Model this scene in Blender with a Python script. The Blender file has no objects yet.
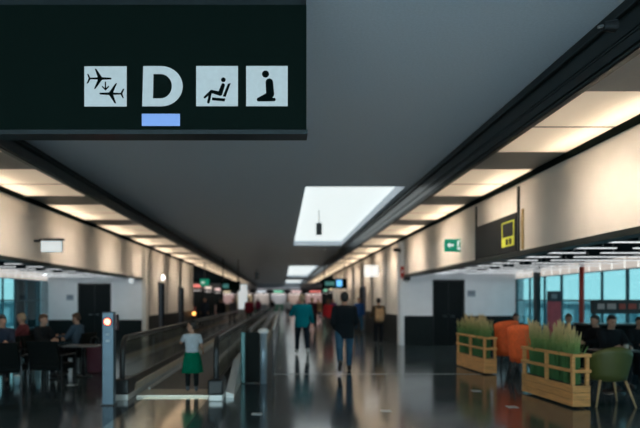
import bpy, bmesh, math, random
from mathutils import Vector, Matrix
random.seed(7)
SC = bpy.context.scene
COL = SC.collection
PI = math.pi
H = 1.6                      # eye height of the photographer
F = 560.0
CX, CY = 282.0, 300.0        # vanishing point of the hall axis


def at(x, y, D):             # a point seen at pixel x, y, D metres down the hall
    return Vector(((x - CX) / F * D, D, H + (CY - y) / F * D))


# ------------------------------------------------------------------ materials
MATS = {}


def mat(name, col, rough=0.5, metal=0.0, var=0.08, scale=6.0, emit=0.0, ecol=None, spec=0.5, bump=0.0, stretch=None):
    if name in MATS:
        return MATS[name]
    m = bpy.data.materials.new(name)
    m.use_nodes = True
    nt = m.node_tree
    b = nt.nodes['Principled BSDF']
    tc = nt.nodes.new('ShaderNodeTexCoord')
    nz = nt.nodes.new('ShaderNodeTexNoise')
    nz.inputs['Scale'].default_value = scale
    nz.inputs['Detail'].default_value = 3
    src = tc.outputs['Object']
    if stretch:
        mp = nt.nodes.new('ShaderNodeMapping')
        mp.inputs['Scale'].default_value = stretch
        nt.links.new(src, mp.inputs['Vector'])
        src = mp.outputs['Vector']
    nt.links.new(src, nz.inputs['Vector'])
    rp = nt.nodes.new('ShaderNodeValToRGB')
    rp.color_ramp.elements[0].position = 0.3
    rp.color_ramp.elements[1].position = 0.7
    lo = [max(0, c * (1 - var)) for c in col]
    hi = [min(1, c * (1 + var)) for c in col]
    rp.color_ramp.elements[0].color = (*lo, 1)
    rp.color_ramp.elements[1].color = (*hi, 1)
    nt.links.new(nz.outputs['Fac'], rp.inputs['Fac'])
    nt.links.new(rp.outputs['Color'], b.inputs['Base Color'])
    b.inputs['Roughness'].default_value = rough
    b.inputs['Metallic'].default_value = metal
    b.inputs['Specular IOR Level'].default_value = spec
    if emit:
        b.inputs['Emission Color'].default_value = (*(ecol or col), 1)
        b.inputs['Emission Strength'].default_value = emit
    if bump:
        bp = nt.nodes.new('ShaderNodeBump')
        bp.inputs['Strength'].default_value = bump
        bp.inputs['Distance'].default_value = 0.01
        nt.links.new(nz.outputs['Fac'], bp.inputs['Height'])
        nt.links.new(bp.outputs['Normal'], b.inputs['Normal'])
    MATS[name] = m
    return m


def lin(r, g, b):
    f = lambda c: (c / 255 / 12.92) if c / 255 <= 0.04045 else ((c / 255 + 0.055) / 1.055) ** 2.4
    return (f(r), f(g), f(b))


def glass(name, tint, refl=0.12, keep=0.88):
    if name in MATS:
        return MATS[name]
    m = bpy.data.materials.new(name)
    m.use_nodes = True
    nt = m.node_tree
    nt.nodes.remove(nt.nodes['Principled BSDF'])
    out = nt.nodes['Material Output']
    tr = nt.nodes.new('ShaderNodeBsdfTransparent')
    tr.inputs['Color'].default_value = (*[c * keep for c in tint], 1)
    gl = nt.nodes.new('ShaderNodeBsdfGlossy')
    gl.inputs['Roughness'].default_value = 0.04
    lw = nt.nodes.new('ShaderNodeLayerWeight')
    lw.inputs['Blend'].default_value = 0.5
    pw = nt.nodes.new('ShaderNodeMath')
    pw.operation = 'POWER'
    pw.inputs[1].default_value = 5
    nt.links.new(lw.outputs['Facing'], pw.inputs[0])
    fr = nt.nodes.new('ShaderNodeMath')          # Schlick reflectance, the same from both sides
    fr.operation = 'MULTIPLY_ADD'
    fr.inputs[1].default_value = .9
    fr.inputs[2].default_value = .04
    nt.links.new(pw.outputs[0], fr.inputs[0])
    mx = nt.nodes.new('ShaderNodeMixShader')
    nt.links.new(fr.outputs[0], mx.inputs['Fac'])
    nt.links.new(tr.outputs[0], mx.inputs[1])
    nt.links.new(gl.outputs[0], mx.inputs[2])
    nt.links.new(mx.outputs[0], out.inputs['Surface'])
    MATS[name] = m
    return m


def floor_material():
    m = bpy.data.materials.new('polished_stone_floor')
    m.use_nodes = True
    nt = m.node_tree
    b = nt.nodes['Principled BSDF']
    tc = nt.nodes.new('ShaderNodeTexCoord')
    br = nt.nodes.new('ShaderNodeTexBrick')
    br.offset = 0.0
    br.inputs['Color1'].default_value = (0.052, 0.080, 0.092, 1)
    br.inputs['Color2'].default_value = (0.058, 0.086, 0.098, 1)
    br.inputs['Mortar'].default_value = (0.030, 0.032, 0.034, 1)
    br.inputs['Scale'].default_value = 1.0
    br.inputs['Mortar Size'].default_value = 0.004
    br.inputs['Brick Width'].default_value = 0.9
    br.inputs['Row Height'].default_value = 0.9
    nt.links.new(tc.outputs['Object'], br.inputs['Vector'])
    nz = nt.nodes.new('ShaderNodeTexNoise')
    nz.inputs['Scale'].default_value = 1.3
    nz.inputs['Detail'].default_value = 5
    nt.links.new(tc.outputs['Object'], nz.inputs['Vector'])
    mx = nt.nodes.new('ShaderNodeMix')
    mx.data_type = 'RGBA'
    mx.blend_type = 'MULTIPLY'
    mx.inputs['Factor'].default_value = 0.5
    nt.links.new(br.outputs['Color'], mx.inputs['A'])
    nt.links.new(nz.outputs['Color'], mx.inputs['B'])
    nt.links.new(mx.outputs['Result'], b.inputs['Base Color'])
    mr = nt.nodes.new('ShaderNodeMapRange')
    mr.inputs['To Min'].default_value = 0.09
    mr.inputs['To Max'].default_value = 0.17
    nt.links.new(nz.outputs['Fac'], mr.inputs['Value'])
    nt.links.new(mr.outputs['Result'], b.inputs['Roughness'])
    b.inputs['Specular IOR Level'].default_value = 1.0
    b.inputs['IOR'].default_value = 2.3
    return m


def fabric_panel():
    """Stretched translucent fabric of a luminous soffit panel, lit from lamps behind it."""
    m = bpy.data.materials.new('backlit_soffit_fabric')
    m.use_nodes = True
    nt = m.node_tree
    nt.nodes.remove(nt.nodes['Principled BSDF'])
    out_ = nt.nodes['Material Output']
    tc = nt.nodes.new('ShaderNodeTexCoord')
    nz = nt.nodes.new('ShaderNodeTexNoise')
    nz.inputs['Scale'].default_value = 10
    nt.links.new(tc.outputs['Object'], nz.inputs['Vector'])
    rp = nt.nodes.new('ShaderNodeValToRGB')
    rp.color_ramp.elements[0].color = (.78, .75, .69, 1)
    rp.color_ramp.elements[1].color = (.82, .79, .73, 1)
    nt.links.new(nz.outputs['Fac'], rp.inputs['Fac'])
    df = nt.nodes.new('ShaderNodeBsdfDiffuse')
    tr = nt.nodes.new('ShaderNodeBsdfTranslucent')
    em = nt.nodes.new('ShaderNodeEmission')
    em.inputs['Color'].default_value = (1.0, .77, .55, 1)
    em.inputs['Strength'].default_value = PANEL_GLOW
    for q in (df, tr):
        nt.links.new(rp.outputs['Color'], q.inputs['Color'])
    mx = nt.nodes.new('ShaderNodeMixShader')
    nt.links.new(df.outputs[0], mx.inputs[1])
    nt.links.new(tr.outputs[0], mx.inputs[2])
    ad = nt.nodes.new('ShaderNodeAddShader')
    nt.links.new(mx.outputs[0], ad.inputs[0])
    nt.links.new(em.outputs[0], ad.inputs[1])
    nt.links.new(ad.outputs[0], out_.inputs['Surface'])
    return m


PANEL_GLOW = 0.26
M_FLOOR = floor_material()
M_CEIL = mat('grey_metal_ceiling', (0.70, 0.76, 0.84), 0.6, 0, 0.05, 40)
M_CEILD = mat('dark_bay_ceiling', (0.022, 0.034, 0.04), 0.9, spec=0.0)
M_BEAM = mat('black_green_track', (0.012, 0.018, 0.017), 0.35, 0.2)
M_LEDGE = mat('matt_black_ledge', (0.008, 0.012, 0.011), 0.9, spec=0.0)
M_BEAML = mat('dark_grey_track_edge', (0.05, 0.06, 0.06), 0.3, 0.6)
M_WALL = mat('cream_wall_panel', (0.70, 0.655, 0.60), 0.55, 0, 0.03, 3)
M_WALLW = mat('pale_blue_white_wall', (0.83, 0.83, 0.85), 0.6, 0, 0.03, 3)
M_WAIN = mat('black_green_wainscot', (0.009, 0.014, 0.015), 0.5, spec=.15)
M_DOOR = mat('black_door_panel', (0.006, 0.009, 0.010), 0.55, spec=.12)
M_TILE = mat('soffit_gap_tile', (0.33, 0.31, 0.28), 0.5, 0.0, 0.05, 30)
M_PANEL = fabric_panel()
M_STEEL = mat('brushed_steel', (0.50, 0.52, 0.53), 0.28, 1.0, 0.1, 4, stretch=(1, 1, 30))
M_STEELW = mat('pale_steel_skirt', (0.72, 0.70, 0.66), 0.3, 0.35, 0.06, 4)
M_BLACK = mat('black_rubber', (0.012, 0.013, 0.014), 0.4)
M_BLACKM = mat('black_metal', (0.02, 0.022, 0.024), 0.3, 0.5)
M_GLASSB = glass('balustrade_glass', (0.86, 0.89, 0.88), keep=.96)
M_GLASSW = glass('teal_window_glass', (0.30, 0.42, 0.43), keep=1.0)
M_WOOD = mat('oak_slats', (0.68, 0.33, 0.11), 0.5, 0, 0.22, 3, stretch=(1, 1, 14), bump=0.1)
M_SOIL = mat('dark_planter_liner', (0.02, 0.03, 0.022), 0.8)
M_SIGN = mat('black_green_sign_face', (0.0032, 0.0090, 0.0070), 0.7, 0, 0.03, spec=0.06)
M_SIGNF = mat('grey_sign_frame', (0.022, 0.030, 0.033), 0.4, 0.5)
M_TILEW = mat('backlit_white_tile', (0.45, 0.49, 0.51), 0.6, 0, 0.05, 25, emit=0.18, ecol=(0.86, 0.98, 1.0))
M_BLUE = mat('backlit_blue_bar', (0.10, 0.2, 0.5), 0.6, 0, 0.05, emit=0.46, ecol=(0.26, 0.45, 0.85))
M_GLYPH = mat('black_glyph', (0.003, 0.007, 0.007), 0.8, 0, 0.02, spec=0.0)
M_LAMPW = mat('warm_lamp_tube', (0.9, 0.8, 0.6), 0.5, 0, 0.01, emit=3.0, ecol=(1.0, 0.78, 0.50))
M_BAR = mat('white_light_bar', (0.7, 0.72, 0.72), 0.5, 0, 0.02, emit=0.85, ecol=(0.95, 0.98, 1.0))
M_SKY = mat('skylight_diffuser', (0.8, 0.82, 0.82), 0.5, 0, 0.02, emit=0.74, ecol=(0.87, 0.96, 0.96))
M_BLINDGLOW = mat('painted_blind_glow', (0.75, 0.7, 0.65), 0.5, 0, 0.04, 2, emit=0.42, ecol=(1.0, 0.88, 0.78))  # emission painted on the blinds, which are no lamps
M_RED = mat('red_lamp', (0.8, 0.08, 0.05), 0.4, 0, 0.02, emit=7.0, ecol=(1.0, 0.17, 0.10))
M_REDP = mat('red_paint', (0.50, 0.05, 0.03), 0.5)
M_ORANGE = mat('orange_upholstery', (0.80, 0.125, 0.025), 0.7, 0, 0.12, 20)
M_OLIVE = mat('olive_shell', (0.075, 0.088, 0.02), 0.5)
M_YEL = mat('yellow_green_print', (0.42, 0.45, 0.03), 0.5, emit=0.14, ecol=(0.8, 0.85, 0.08))
M_GREEN = mat('exit_green', (0.0, 0.22, 0.13), 0.5, emit=0.20, ecol=(0.0, 0.62, 0.36))
M_WHITE = mat('white_print', (0.8, 0.82, 0.8), 0.5, emit=0.5, ecol=(0.9, 1.0, 0.95))
M_SKIN = mat('skin', (0.46, 0.25, 0.17), 0.55, 0, 0.06, 12)
M_HAIRD = mat('dark_hair', (0.018, 0.013, 0.010), 0.6, 0, 0.3, 60)
M_HAIRB = mat('brown_hair', (0.10, 0.05, 0.025), 0.6, 0, 0.3, 60)
M_HAIRL = mat('fair_hair', (0.36, 0.25, 0.15), 0.6, 0, 0.25, 60)
M_EYE = mat('dark_eye', (0.02, 0.015, 0.012), 0.2)
M_LIP = mat('lips', (0.36, 0.14, 0.11), 0.5)


def cloth(name, col):
    return mat(name, col, 0.85, 0, 0.15, 25, bump=0.15, spec=.12)


# ------------------------------------------------------------------ mesh builder
class MB:
    def __init__(self):
        self.bm = bmesh.new()
        self.mats = []

    def box(self, x0, x1, y0, y1, z0, z1, bev=0.0):
        n0 = set(self.bm.faces)
        vs = [self.bm.verts.new((x, y, z)) for x in (x0, x1) for y in (y0, y1) for z in (z0, z1)]
        for f in ((0, 1, 3, 2), (4, 6, 7, 5), (0, 4, 5, 1), (2, 3, 7, 6), (0, 2, 6, 4), (1, 5, 7, 3)):
            self.bm.faces.new([vs[i] for i in f])
        if bev:
            es = list({e for v in vs for e in v.link_edges})
            bmesh.ops.bevel(self.bm, geom=es, offset=bev, segments=2, affect='EDGES', profile=0.5)
        return self

    def hexa(self, lo, hi):          # two quads (4 points each), joined
        a = [self.bm.verts.new(p) for p in lo]
        b = [self.bm.verts.new(p) for p in hi]
        self.bm.faces.new(a[::-1])
        self.bm.faces.new(b)
        n = len(a)
        for i in range(n):
            self.bm.faces.new((a[i], a[(i + 1) % n], b[(i + 1) % n], b[i]))
        return self

    def rings(self, rs, cap=True):   # loft through rings of equal count
        vv = [[self.bm.verts.new(p) for p in r] for r in rs]
        n = len(vv[0])
        for a, b in zip(vv, vv[1:]):
            for i in range(n):
                self.bm.faces.new((a[i], a[(i + 1) % n], b[(i + 1) % n], b[i]))
        if cap:
            self.bm.faces.new(vv[0][::-1])
            self.bm.faces.new(vv[-1])
        return self

    def cone(self, p0, p1, r0, r1, n=14):
        p0, p1 = Vector(p0), Vector(p1)
        d = (p1 - p0).normalized()
        u = d.orthogonal().normalized()
        w = d.cross(u)
        ring = lambda p, r: [p + (u * math.cos(2 * PI * i / n) + w * math.sin(2 * PI * i / n)) * r for i in range(n)]
        return self.rings([ring(p0, r0), ring(p1, r1)])

    def capsule(self, p0, p1, r0, r1, n=12):
        p0, p1 = Vector(p0), Vector(p1)
        d = (p1 - p0).normalized()
        u = d.orthogonal().normalized()
        w = d.cross(u)
        ring = lambda p, r: [p + (u * math.cos(2 * PI * i / n) + w * math.sin(2 * PI * i / n)) * r for i in range(n)]
        rs = []
        for k in (0.06, 0.35, 0.7):
            a = PI / 2 * (1 - k)
            rs.append(ring(p0 - d * r0 * math.sin(a), r0 * math.cos(a)))
        rs.append(ring(p0, r0))
        rs.append(ring(p1, r1))
        for k in (0.7, 0.35, 0.06):
            a = PI / 2 * (1 - k)
            rs.append(ring(p1 + d * r1 * math.sin(a), r1 * math.cos(a)))
        return self.rings(rs)

    def ell(self, c, rx, ry, rz, rot=None, nu=16, nv=10):
        mtx = Matrix.Translation(c)
        if rot is not None:
            mtx = mtx @ rot.to_4x4()
        mtx = mtx @ Matrix.Diagonal((rx, ry, rz, 1))
        bmesh.ops.create_uvsphere(self.bm, u_segments=nu, v_segments=nv, radius=1, matrix=mtx)
        return self

    def tube(self, pts, r, n=8):
        pts = [Vector(p) for p in pts]
        rs = []
        up = None
        for i, p in enumerate(pts):
            d = (pts[min(i + 1, len(pts) - 1)] - pts[max(i - 1, 0)]).normalized()
            if up is None:
                up = d.orthogonal().normalized()
            u = (up - d * up.dot(d)).normalized()
            w = d.cross(u)
            up = u
            rs.append([p + (u * math.cos(2 * PI * k / n) + w * math.sin(2 * PI * k / n)) * r for k in range(n)])
        return self.rings(rs)

    def plate(self, pts, y0, y1):    # polygon in XZ extruded along Y
        a = [self.bm.verts.new((p[0], y0, p[1])) for p in pts]
        b = [self.bm.verts.new((p[0], y1, p[1])) for p in pts]
        self.bm.faces.new(a)
        self.bm.faces.new(b[::-1])
        n = len(a)
        for i in range(n):
            self.bm.faces.new((a[i], b[i], b[(i + 1) % n], a[(i + 1) % n]))
        return self

    def build(self, name, m, parent=None, loc=(0, 0, 0), smooth=False, rz=0):
        bmesh.ops.recalc_face_normals(self.bm, faces=self.bm.faces[:])
        me = bpy.data.meshes.new(name)
        self.bm.to_mesh(me)
        self.bm.free()
        if smooth:
            for p in me.polygons:
                p.use_smooth = True
        me.materials.append(m)
        o = bpy.data.objects.new(name, me)
        COL.objects.link(o)
        o.location = loc
        o.rotation_euler = (0, 0, rz)
        if parent:
            o.parent = parent
        return o


def tag(o, label, cat, group=None, kind=None):
    o['label'] = label
    o['category'] = cat
    if group:
        o['group'] = group
    if kind:
        o['kind'] = kind
    return o


def thing(name, label, cat, loc=(0, 0, 0), rz=0, group=None):
    o = bpy.data.objects.new(name, None)
    COL.objects.link(o)
    o.location = loc
    o.rotation_euler = (0, 0, rz)
    return tag(o, label, cat, group)


def struct(o, label=None):
    o['kind'] = 'structure'
    if label:
        o['label'] = label
    return o


def dup(root, loc, label, rz=None):
    r = root.copy()
    COL.objects.link(r)
    r.location = loc
    if rz is not None:
        r.rotation_euler = (0, 0, rz)
    r['label'] = label
    for ch in list(root.children):
        c = ch.copy()
        COL.objects.link(c)
        c.parent = r
        for g in list(ch.children):
            d = g.copy()
            COL.objects.link(d)
            d.parent = c
    return r


ORD = ['first', 'second', 'third', 'fourth', 'fifth', 'sixth', 'seventh', 'eighth', 'ninth', 'tenth', 'eleventh', 'twelfth',
       'thirteenth', 'fourteenth', 'fifteenth', 'sixteenth', 'seventeenth', 'eighteenth', 'nineteenth', 'twentieth',
       'twenty-first', 'twenty-second', 'twenty-third', 'twenty-fourth']

# ------------------------------------------------------------------ the shell
XR, XL = 4.3, -5.5           # corridor wall planes
BXR, BXL = 8.2, -9.2         # bay window planes
DR, DL = 19.7, 22.0          # where the bays end
ZC = H + 2.5                 # central ceiling
ZP = H + 2.22                # soffit panels
END = 92.0

struct(MB().box(-16, 13, -4, END, -0.2, 0).build('floor', M_FLOOR), 'dark polished stone floor')

SKX0, SKX1 = 0.52, 2.72
SKY = [(12.35, 25.7), (41, 61), (70, 86)]
cb = MB()
cb.box(-4.10, SKX0, -4, END, ZC, ZC + 0.12)
cb.box(SKX1, 2.95, -4, END, ZC, ZC + 0.12)
ys = [-4] + [v for s in SKY for v in s] + [END]
for a, b in zip(ys[0::2], ys[1::2]):
    cb.box(SKX0, SKX1, a, b, ZC, ZC + 0.12)
struct(cb.build('ceiling', M_CEIL), 'flat dark grey metal ceiling over the middle of the hall')

for k, (a, b) in enumerate(SKY):
    t = thing('skylight', ['long white skylight nearest the camera', 'middle white skylight further down the hall', 'farthest small white skylight at the hall end'][k],
              'skylight', ((SKX0 + SKX1) / 2, (a + b) / 2, ZC), 0, 'skylights in the central ceiling')
    hx, hy = (SKX1 - SKX0) / 2, (b - a) / 2
    fr = MB()
    fr.box(-hx - .03, -hx, -hy, hy, 0.121, 0.32).box(hx, hx + .03, -hy, hy, 0.121, 0.32)
    fr.box(-hx, hx, -hy - .03, -hy, 0.121, 0.32).box(-hx, hx, hy, hy + .03, 0.121, 0.32)
    fr.build('well_frame', M_CEIL, t)
    MB().box(-hx, hx, -hy, hy, 0.22, 0.25).build('diffuser', M_SKY, t)

# side soffits
B0, BP, BL = 5.96, 3.55, 2.44           # cove light bays: start, pitch, length


def soffit(x0, x1, t0, t1):
    m_ = MB().box(x0, x1, -4, END, ZP + .36, ZP + .42)
    y_ = B0 - BP * 2 + BL
    while y_ < END - 1:
        m_.box(t0, t1, y_ - .012, min(y_ + BP - BL + .012, END), ZP + .002, ZP + .03)
        y_ += BP
    m_.box(t0, t1, -4, B0 - 2 * BP + BL, ZP + .012, ZP + .04)
    return m_


struct(soffit(2.9, XR + 0.1, 2.985, XR).build('ceiling_right', M_TILE), 'grey tiles between the right cove lights')
struct(soffit(XL - .1, -4.0, XL, -3.875).build('ceiling_left', M_TILE), 'grey tiles between the left cove lights')
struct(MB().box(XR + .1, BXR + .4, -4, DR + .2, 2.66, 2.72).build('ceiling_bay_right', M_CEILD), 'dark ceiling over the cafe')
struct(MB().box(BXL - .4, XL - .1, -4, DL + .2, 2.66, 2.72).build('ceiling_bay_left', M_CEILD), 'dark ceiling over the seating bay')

# dark tracks that edge the central ceiling
prof = [(2.86, ZC + .1), (2.86, H + 2.40), (2.885, H + 2.40), (2.885, H + 2.36), (2.87, H + 2.36), (2.87, H + 2.22), (2.90, H + 2.22), (2.90, H + 2.19),
        (2.885, H + 2.19), (2.885, H + 2.10), (2.91, H + 2.10), (2.91, H + 2.05), (2.98, H + 2.05), (2.98, ZC + .1)]
struct(MB().plate(prof, -4, END).build('trim_1', M_BEAM), 'stepped black track along the right edge of the central ceiling')
e = MB()
for z, x in ((2.405, 2.848), (2.205, 2.888), (2.07, 2.90)):
    e.box(x - .008, x + .014, -4, END, H + z - .008, H + z + .008)
struct(e.build('trim_3', M_BEAML), 'thin grey edges on the right black track')
prof = [(-4.03, ZC + .1), (-4.03, H + 2.42), (-3.97, H + 2.42), (-3.97, H + 2.36), (-3.99, H + 2.36), (-3.99, H + 2.26), (-3.90, H + 2.26), (-3.90, H + 2.21),
        (-3.93, H + 2.21), (-3.93, H + 2.12), (-3.80, H + 2.12), (-3.80, H + 2.05), (-3.87, H + 2.05), (-3.87, ZP + .055), (-4.12, ZP + .055), (-4.12, ZC + .1)]
struct(MB().plate(prof, -4, END).build('trim_2', M_BEAM), 'stepped black track along the left edge of the central ceiling')
e = MB()
for z, x in ((2.39, -3.96), (2.235, -3.89), (2.085, -3.795)):
    e.box(x - .010, x + .012, -4, END, H + z - .008, H + z + .008)
struct(e.build('trim_4', M_BEAML), 'thin grey edges on the left black track')

# a small sprinkler clipped to the right track
t = thing('sprinkler', 'small metal sprinkler head clipped to the right black track', 'sprinkler', at(603, 26, 4.45))
MB().cone((0, 0, 0), (0.10, 0, 0), .035, .05).build('socket', M_BLACKM, t)
MB().cone((-.04, 0, -.01), (0.0, 0, 0), .012, .014).build('nozzle', M_STEEL, t)


def wall_mesh(x0, x1, spans):
    m = MB()
    for y0, y1, z0, z1 in spans:
        m.box(x0, x1, y0, y1, z0, z1)
    return m


RD = (28.7, 30.8)            # the doorway in the far right wall
struct(wall_mesh(XR, XR + .15, [(-4, DR, 2.48, 4.2), (DR, DR + .15, 2.66, 4.2), (DR + .15, RD[0], 0, 4.4), (RD[0], RD[1], 2.3, 4.2), (RD[1], 47, 0, 4.4)]).build('wall_right', M_WALL),
       'cream wall panels and fascia on the right of the hall')
LD = [(24.9, 26.1), (29.7, 31.2)]
struct(wall_mesh(XL - .15, XL, [(-4, DL, 2.47, 4.2), (DL, DL + .15, 2.66, 4.2), (DL + .15, LD[0][0], 0, 4.4), (LD[0][0], LD[0][1], 2.4, 4.2), (LD[0][1], LD[1][0], 0, 4.4),
                                (LD[1][0], LD[1][1], 2.3, 4.2), (LD[1][1], 34.6, 0, 4.4)]).build('wall_left', M_WALL),
       'cream wall panels and fascia on the left of the hall')
# dark lips under the two fascias, ledges under the cove lamps
struct(MB().box(XR - .05, XR + .2, -4, DR, 2.39, 2.48).build('trim_5', M_BEAM), 'dark lip under the right fascia')
struct(MB().box(XL - .2, XL + .05, -4, DL, 2.39, 2.47).build('trim_6', M_BEAM), 'dark lip under the left fascia')
struct(MB().box(XR - .04, XR, -4, 47, H + 2.12, ZP - .004).build('trim_7', M_LEDGE), 'thin dark ledge under the right cove lamps')
struct(MB().box(XL, XL + .04, -4, 34.6, H + 2.12, ZP - .004).build('trim_8', M_LEDGE), 'thin dark ledge under the left cove lamps')
# wainscots
struct(wall_mesh(XR - .02, XR, [(DR + .1, RD[0], 0, 1.04), (RD[1], 47, 0, 1.04)]).build('baseboard_right', M_WAIN), 'black lower panel of the far right wall')
struct(wall_mesh(XL, XL + .02, [(DL + .1, LD[0][0], 0, .95), (LD[0][1], LD[1][0], 0, .95), (LD[1][1], 34.6, 0, .95)]).build('baseboard_left', M_WAIN), 'black lower panel of the far left wall')

# bay end walls with a black door each
RDX = (5.30, 6.42)
m = MB().box(XR + .0, RDX[0], DR, DR + .15, 0, 2.66).box(RDX[1], BXR + .3, DR, DR + .15, 0, 2.66).box(RDX[0], RDX[1], DR, DR + .15, 2.31, 2.66)
struct(m.build('wall_bay_right', M_WALLW), 'pale wall with a black door at the end of the cafe')
m = MB().box(XR, RDX[0], DR - .02, DR, 0, 1.04).box(RDX[1], BXR, DR - .02, DR, 0, 1.04)
struct(m.build('baseboard_bay_right', M_WAIN), 'black lower panel beside the right door')
LDX = (-8.02, -6.72)
m = MB().box(BXL - .3, LDX[0], DL, DL + .15, 0, 2.66).box(LDX[1], XL, DL, DL + .15, 0, 2.66).box(LDX[0], LDX[1], DL, DL + .15, 2.27, 2.66)
struct(m.build('wall_bay_left', M_WALLW), 'pale wall with a black door behind the seating')
m = MB().box(BXL, LDX[0], DL - .02, DL, 0, .82).box(LDX[1], XL, DL - .02, DL, 0, .82)
struct(m.build('baseboard_bay_left', M_WAIN), 'black lower panel beside the left door')


def door(n, x0, x1, y, zt, label):
    d = MB().box(x0 + .05, x1 - .05, y + .03, y + .08, 0.01, zt - .06).build('door_%d' % n, M_DOOR)
    struct(d, label)
    f = MB().box(x0, x0 + .05, y - .02, y + .12, 0, zt).box(x1 - .05, x1, y - .02, y + .12, 0, zt).box(x0 + .05, x1 - .05, y - .02, y + .12, zt - .06, zt)
    f.build('door_frame', M_BLACKM, d)
    xm = (x0 + x1) / 2
    MB().box(xm - .008, xm + .008, y + .018, y + .031, .02, zt - .07).build('door_seam', M_BLACKM, d)
    for s in (-1, 1):
        hb = MB().cone((xm + s * .07, y + .03, 1.03), (xm + s * .07, y - .03, 1.03), .012, .012)
        hb.capsule((xm + s * .07, y - .03, 1.03), (xm + s * .20, y - .03, 1.03), .012, .012)
        hb.build('door_handle', M_STEEL, d)


door(1, RDX[0], RDX[1], DR, 2.31, 'black double door in the pale cafe wall')
door(2, LDX[0], LDX[1], DL, 2.27, 'black double door behind the seating on the left')


def side_door(n, x, s, y0, y1, zt, m, label):
    d = MB().box(min(x + s * .08, x + s * .12), max(x + s * .08, x + s * .12), y0 + .04, y1 - .04, 0.01, zt - .04).build('door_%d' % n, m)
    struct(d, label)
    a, b = min(x - s * .025, x + s * .12), max(x - s * .025, x + s * .12)
    MB().box(a, b, y0, y0 + .05, 0, zt).box(a, b, y1 - .05, y1, 0, zt).box(a, b, y0 + .05, y1 - .05, zt - .06, zt).build('door_frame', M_BLACKM, d)
    MB().box(min(x + s * .02, x + s * .06), max(x + s * .02, x + s * .06), y0 + .1, y0 + .13, .9, 1.2).build('door_handle', M_STEEL, d)


M_NAVY = mat('navy_door', (0.03, 0.07, 0.13), 0.35)
side_door(3, XR, 1, RD[0], RD[1], 2.3, M_NAVY, 'navy door far along the right wall')
side_door(4, XL, -1, LD[0][0], LD[0][1], 2.4, M_NAVY, 'nearer dark door in the far left wall')
side_door(5, XL, -1, LD[1][0], LD[1][1], 2.3, M_NAVY, 'farther dark door in the far left wall')

# joints between the wall panels, one at each bay of the cove lights
j = MB()
for k in range(-1, 12):
    y = B0 + BP * k - .55
    if DR < y < 46:
        j.box(XR - .012, XR, y - .035, y + .035, 1.04, H + 2.09)
for y in (10.15, 12.36):
    j.box(XR - .03, XR, y - .03, y + .03, 2.48, H + 2.06)
struct(j.build('trim_9', M_BEAM), 'dark joints between the right wall panels')
j = MB()
for k in range(-1, 9):
    y = B0 + BP * k - .55
    if DL < y < 34:
        j.box(XL, XL + .012, y - .035, y + .035, .95, H + 2.06)
struct(j.build('trim_10', M_BEAM), 'dark joints between the left wall panels')
# pilasters where the bays end
struct(MB().box(XR - .16, XR, DR - .02, DR + .42, 0.0, H + 2.05, .01).build('trim_11', M_WALLW), 'slim white pilaster at the corner of the cafe wall')
struct(MB().box(XL, XL + .16, DL - .02, DL + .42, 0.0, H + 2.05, .01).build('trim_12', M_WALL), 'slim cream pilaster at the left corner')

# outer walls, far hall
struct(MB().box(-16.2, -16, 34, END, 0, 4.4).build('wall_far_left', M_WAIN))
struct(MB().box(-16, XL, 34.6, 34.75, 0, 4.4).build('wall_shop_left', M_WAIN))
struct(MB().box(13, 13.2, 46, END, 0, 4.4).build('wall_far_right', M_WAIN))
struct(MB().box(XR, 13, 46.85, 47, 0, 4.4).build('wall_shop_right', M_WAIN))
struct(MB().box(-16, 13, END - .2, END, 0, 4.4).build('wall_end', mat('far_end_wall', (.16, .17, .18), .6)))
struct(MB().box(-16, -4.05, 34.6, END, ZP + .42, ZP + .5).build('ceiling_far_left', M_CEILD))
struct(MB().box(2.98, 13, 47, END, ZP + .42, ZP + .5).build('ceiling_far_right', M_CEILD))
m = MB().box(-16, -10, -4.2, -4, 0, 4.4).box(7, 13, -4.2, -4, 0, 4.4).box(-10, 7, -4.2, -4, 3.6, 4.4).box(-10, 7, -4.2, -4, 0, .2)
struct(m.build('wall_back', M_WALLW), 'pale wall round the added window behind the camera')
wb = struct(MB().box(-10, 7, -4.106, -4.094, .2, 3.6).build('window_3', glass('fill_window_glass', (.94, .98, 1.0), keep=.97)), 'tall fill-light window added across the hall behind the camera')  # unseen window, added to let cool fill light into the hall
m = MB()
for k in range(11):
    m.box(-10 + k * 1.7 - .03, -10 + k * 1.7 + .03, -4.15, -4.05, .2, 3.6)
m.box(-10, 7, -4.14, -4.06, 1.2, 1.26).build('window_frame', M_BLACKM, wb)
struct(MB().box(BXL - .3, BXL - .15, -4, 16.2, 0, 2.72).build('wall_left_outer', M_WALLW))
struct(MB().box(BXR + .15, BXR + .3, -4, 4.0, 0, 2.72).build('wall_right_outer', M_WALLW))
struct(MB().box(XR + .15, BXR + .3, DR + .5, DR + .6, 0, 2.8).box(XR + .15, BXR + .3, DR + .15, DR + .5, 2.66, 2.8).build('light_block_right', M_WAIN))  # unseen slab added behind the cafe door to stop daylight leaking in
struct(MB().box(BXL - .3, XL - .15, DL + .5, DL + .6, 0, 2.8).box(BXL - .3, XL - .15, DL + .15, DL + .5, 2.66, 2.8).build('light_block_left', M_WAIN))  # the same added daylight stop behind the left door
# the lowered dark ceiling at the hall end
struct(MB().box(-4.0, 2.86, 86.5, END - .2, 3.35, ZC - .01).build('trim_13', M_CEIL), 'lowered grey bulkhead at the hall end')

# ------------------------------------------------------------------ cove lights
def fabric(x0, x1, y0, y1):
    m_ = MB()
    m_.bm.faces.new([m_.bm.verts.new(p) for p in ((x0, y0, 0), (x1, y0, 0), (x1, y1, 0), (x0, y1, 0))])
    return m_


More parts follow.
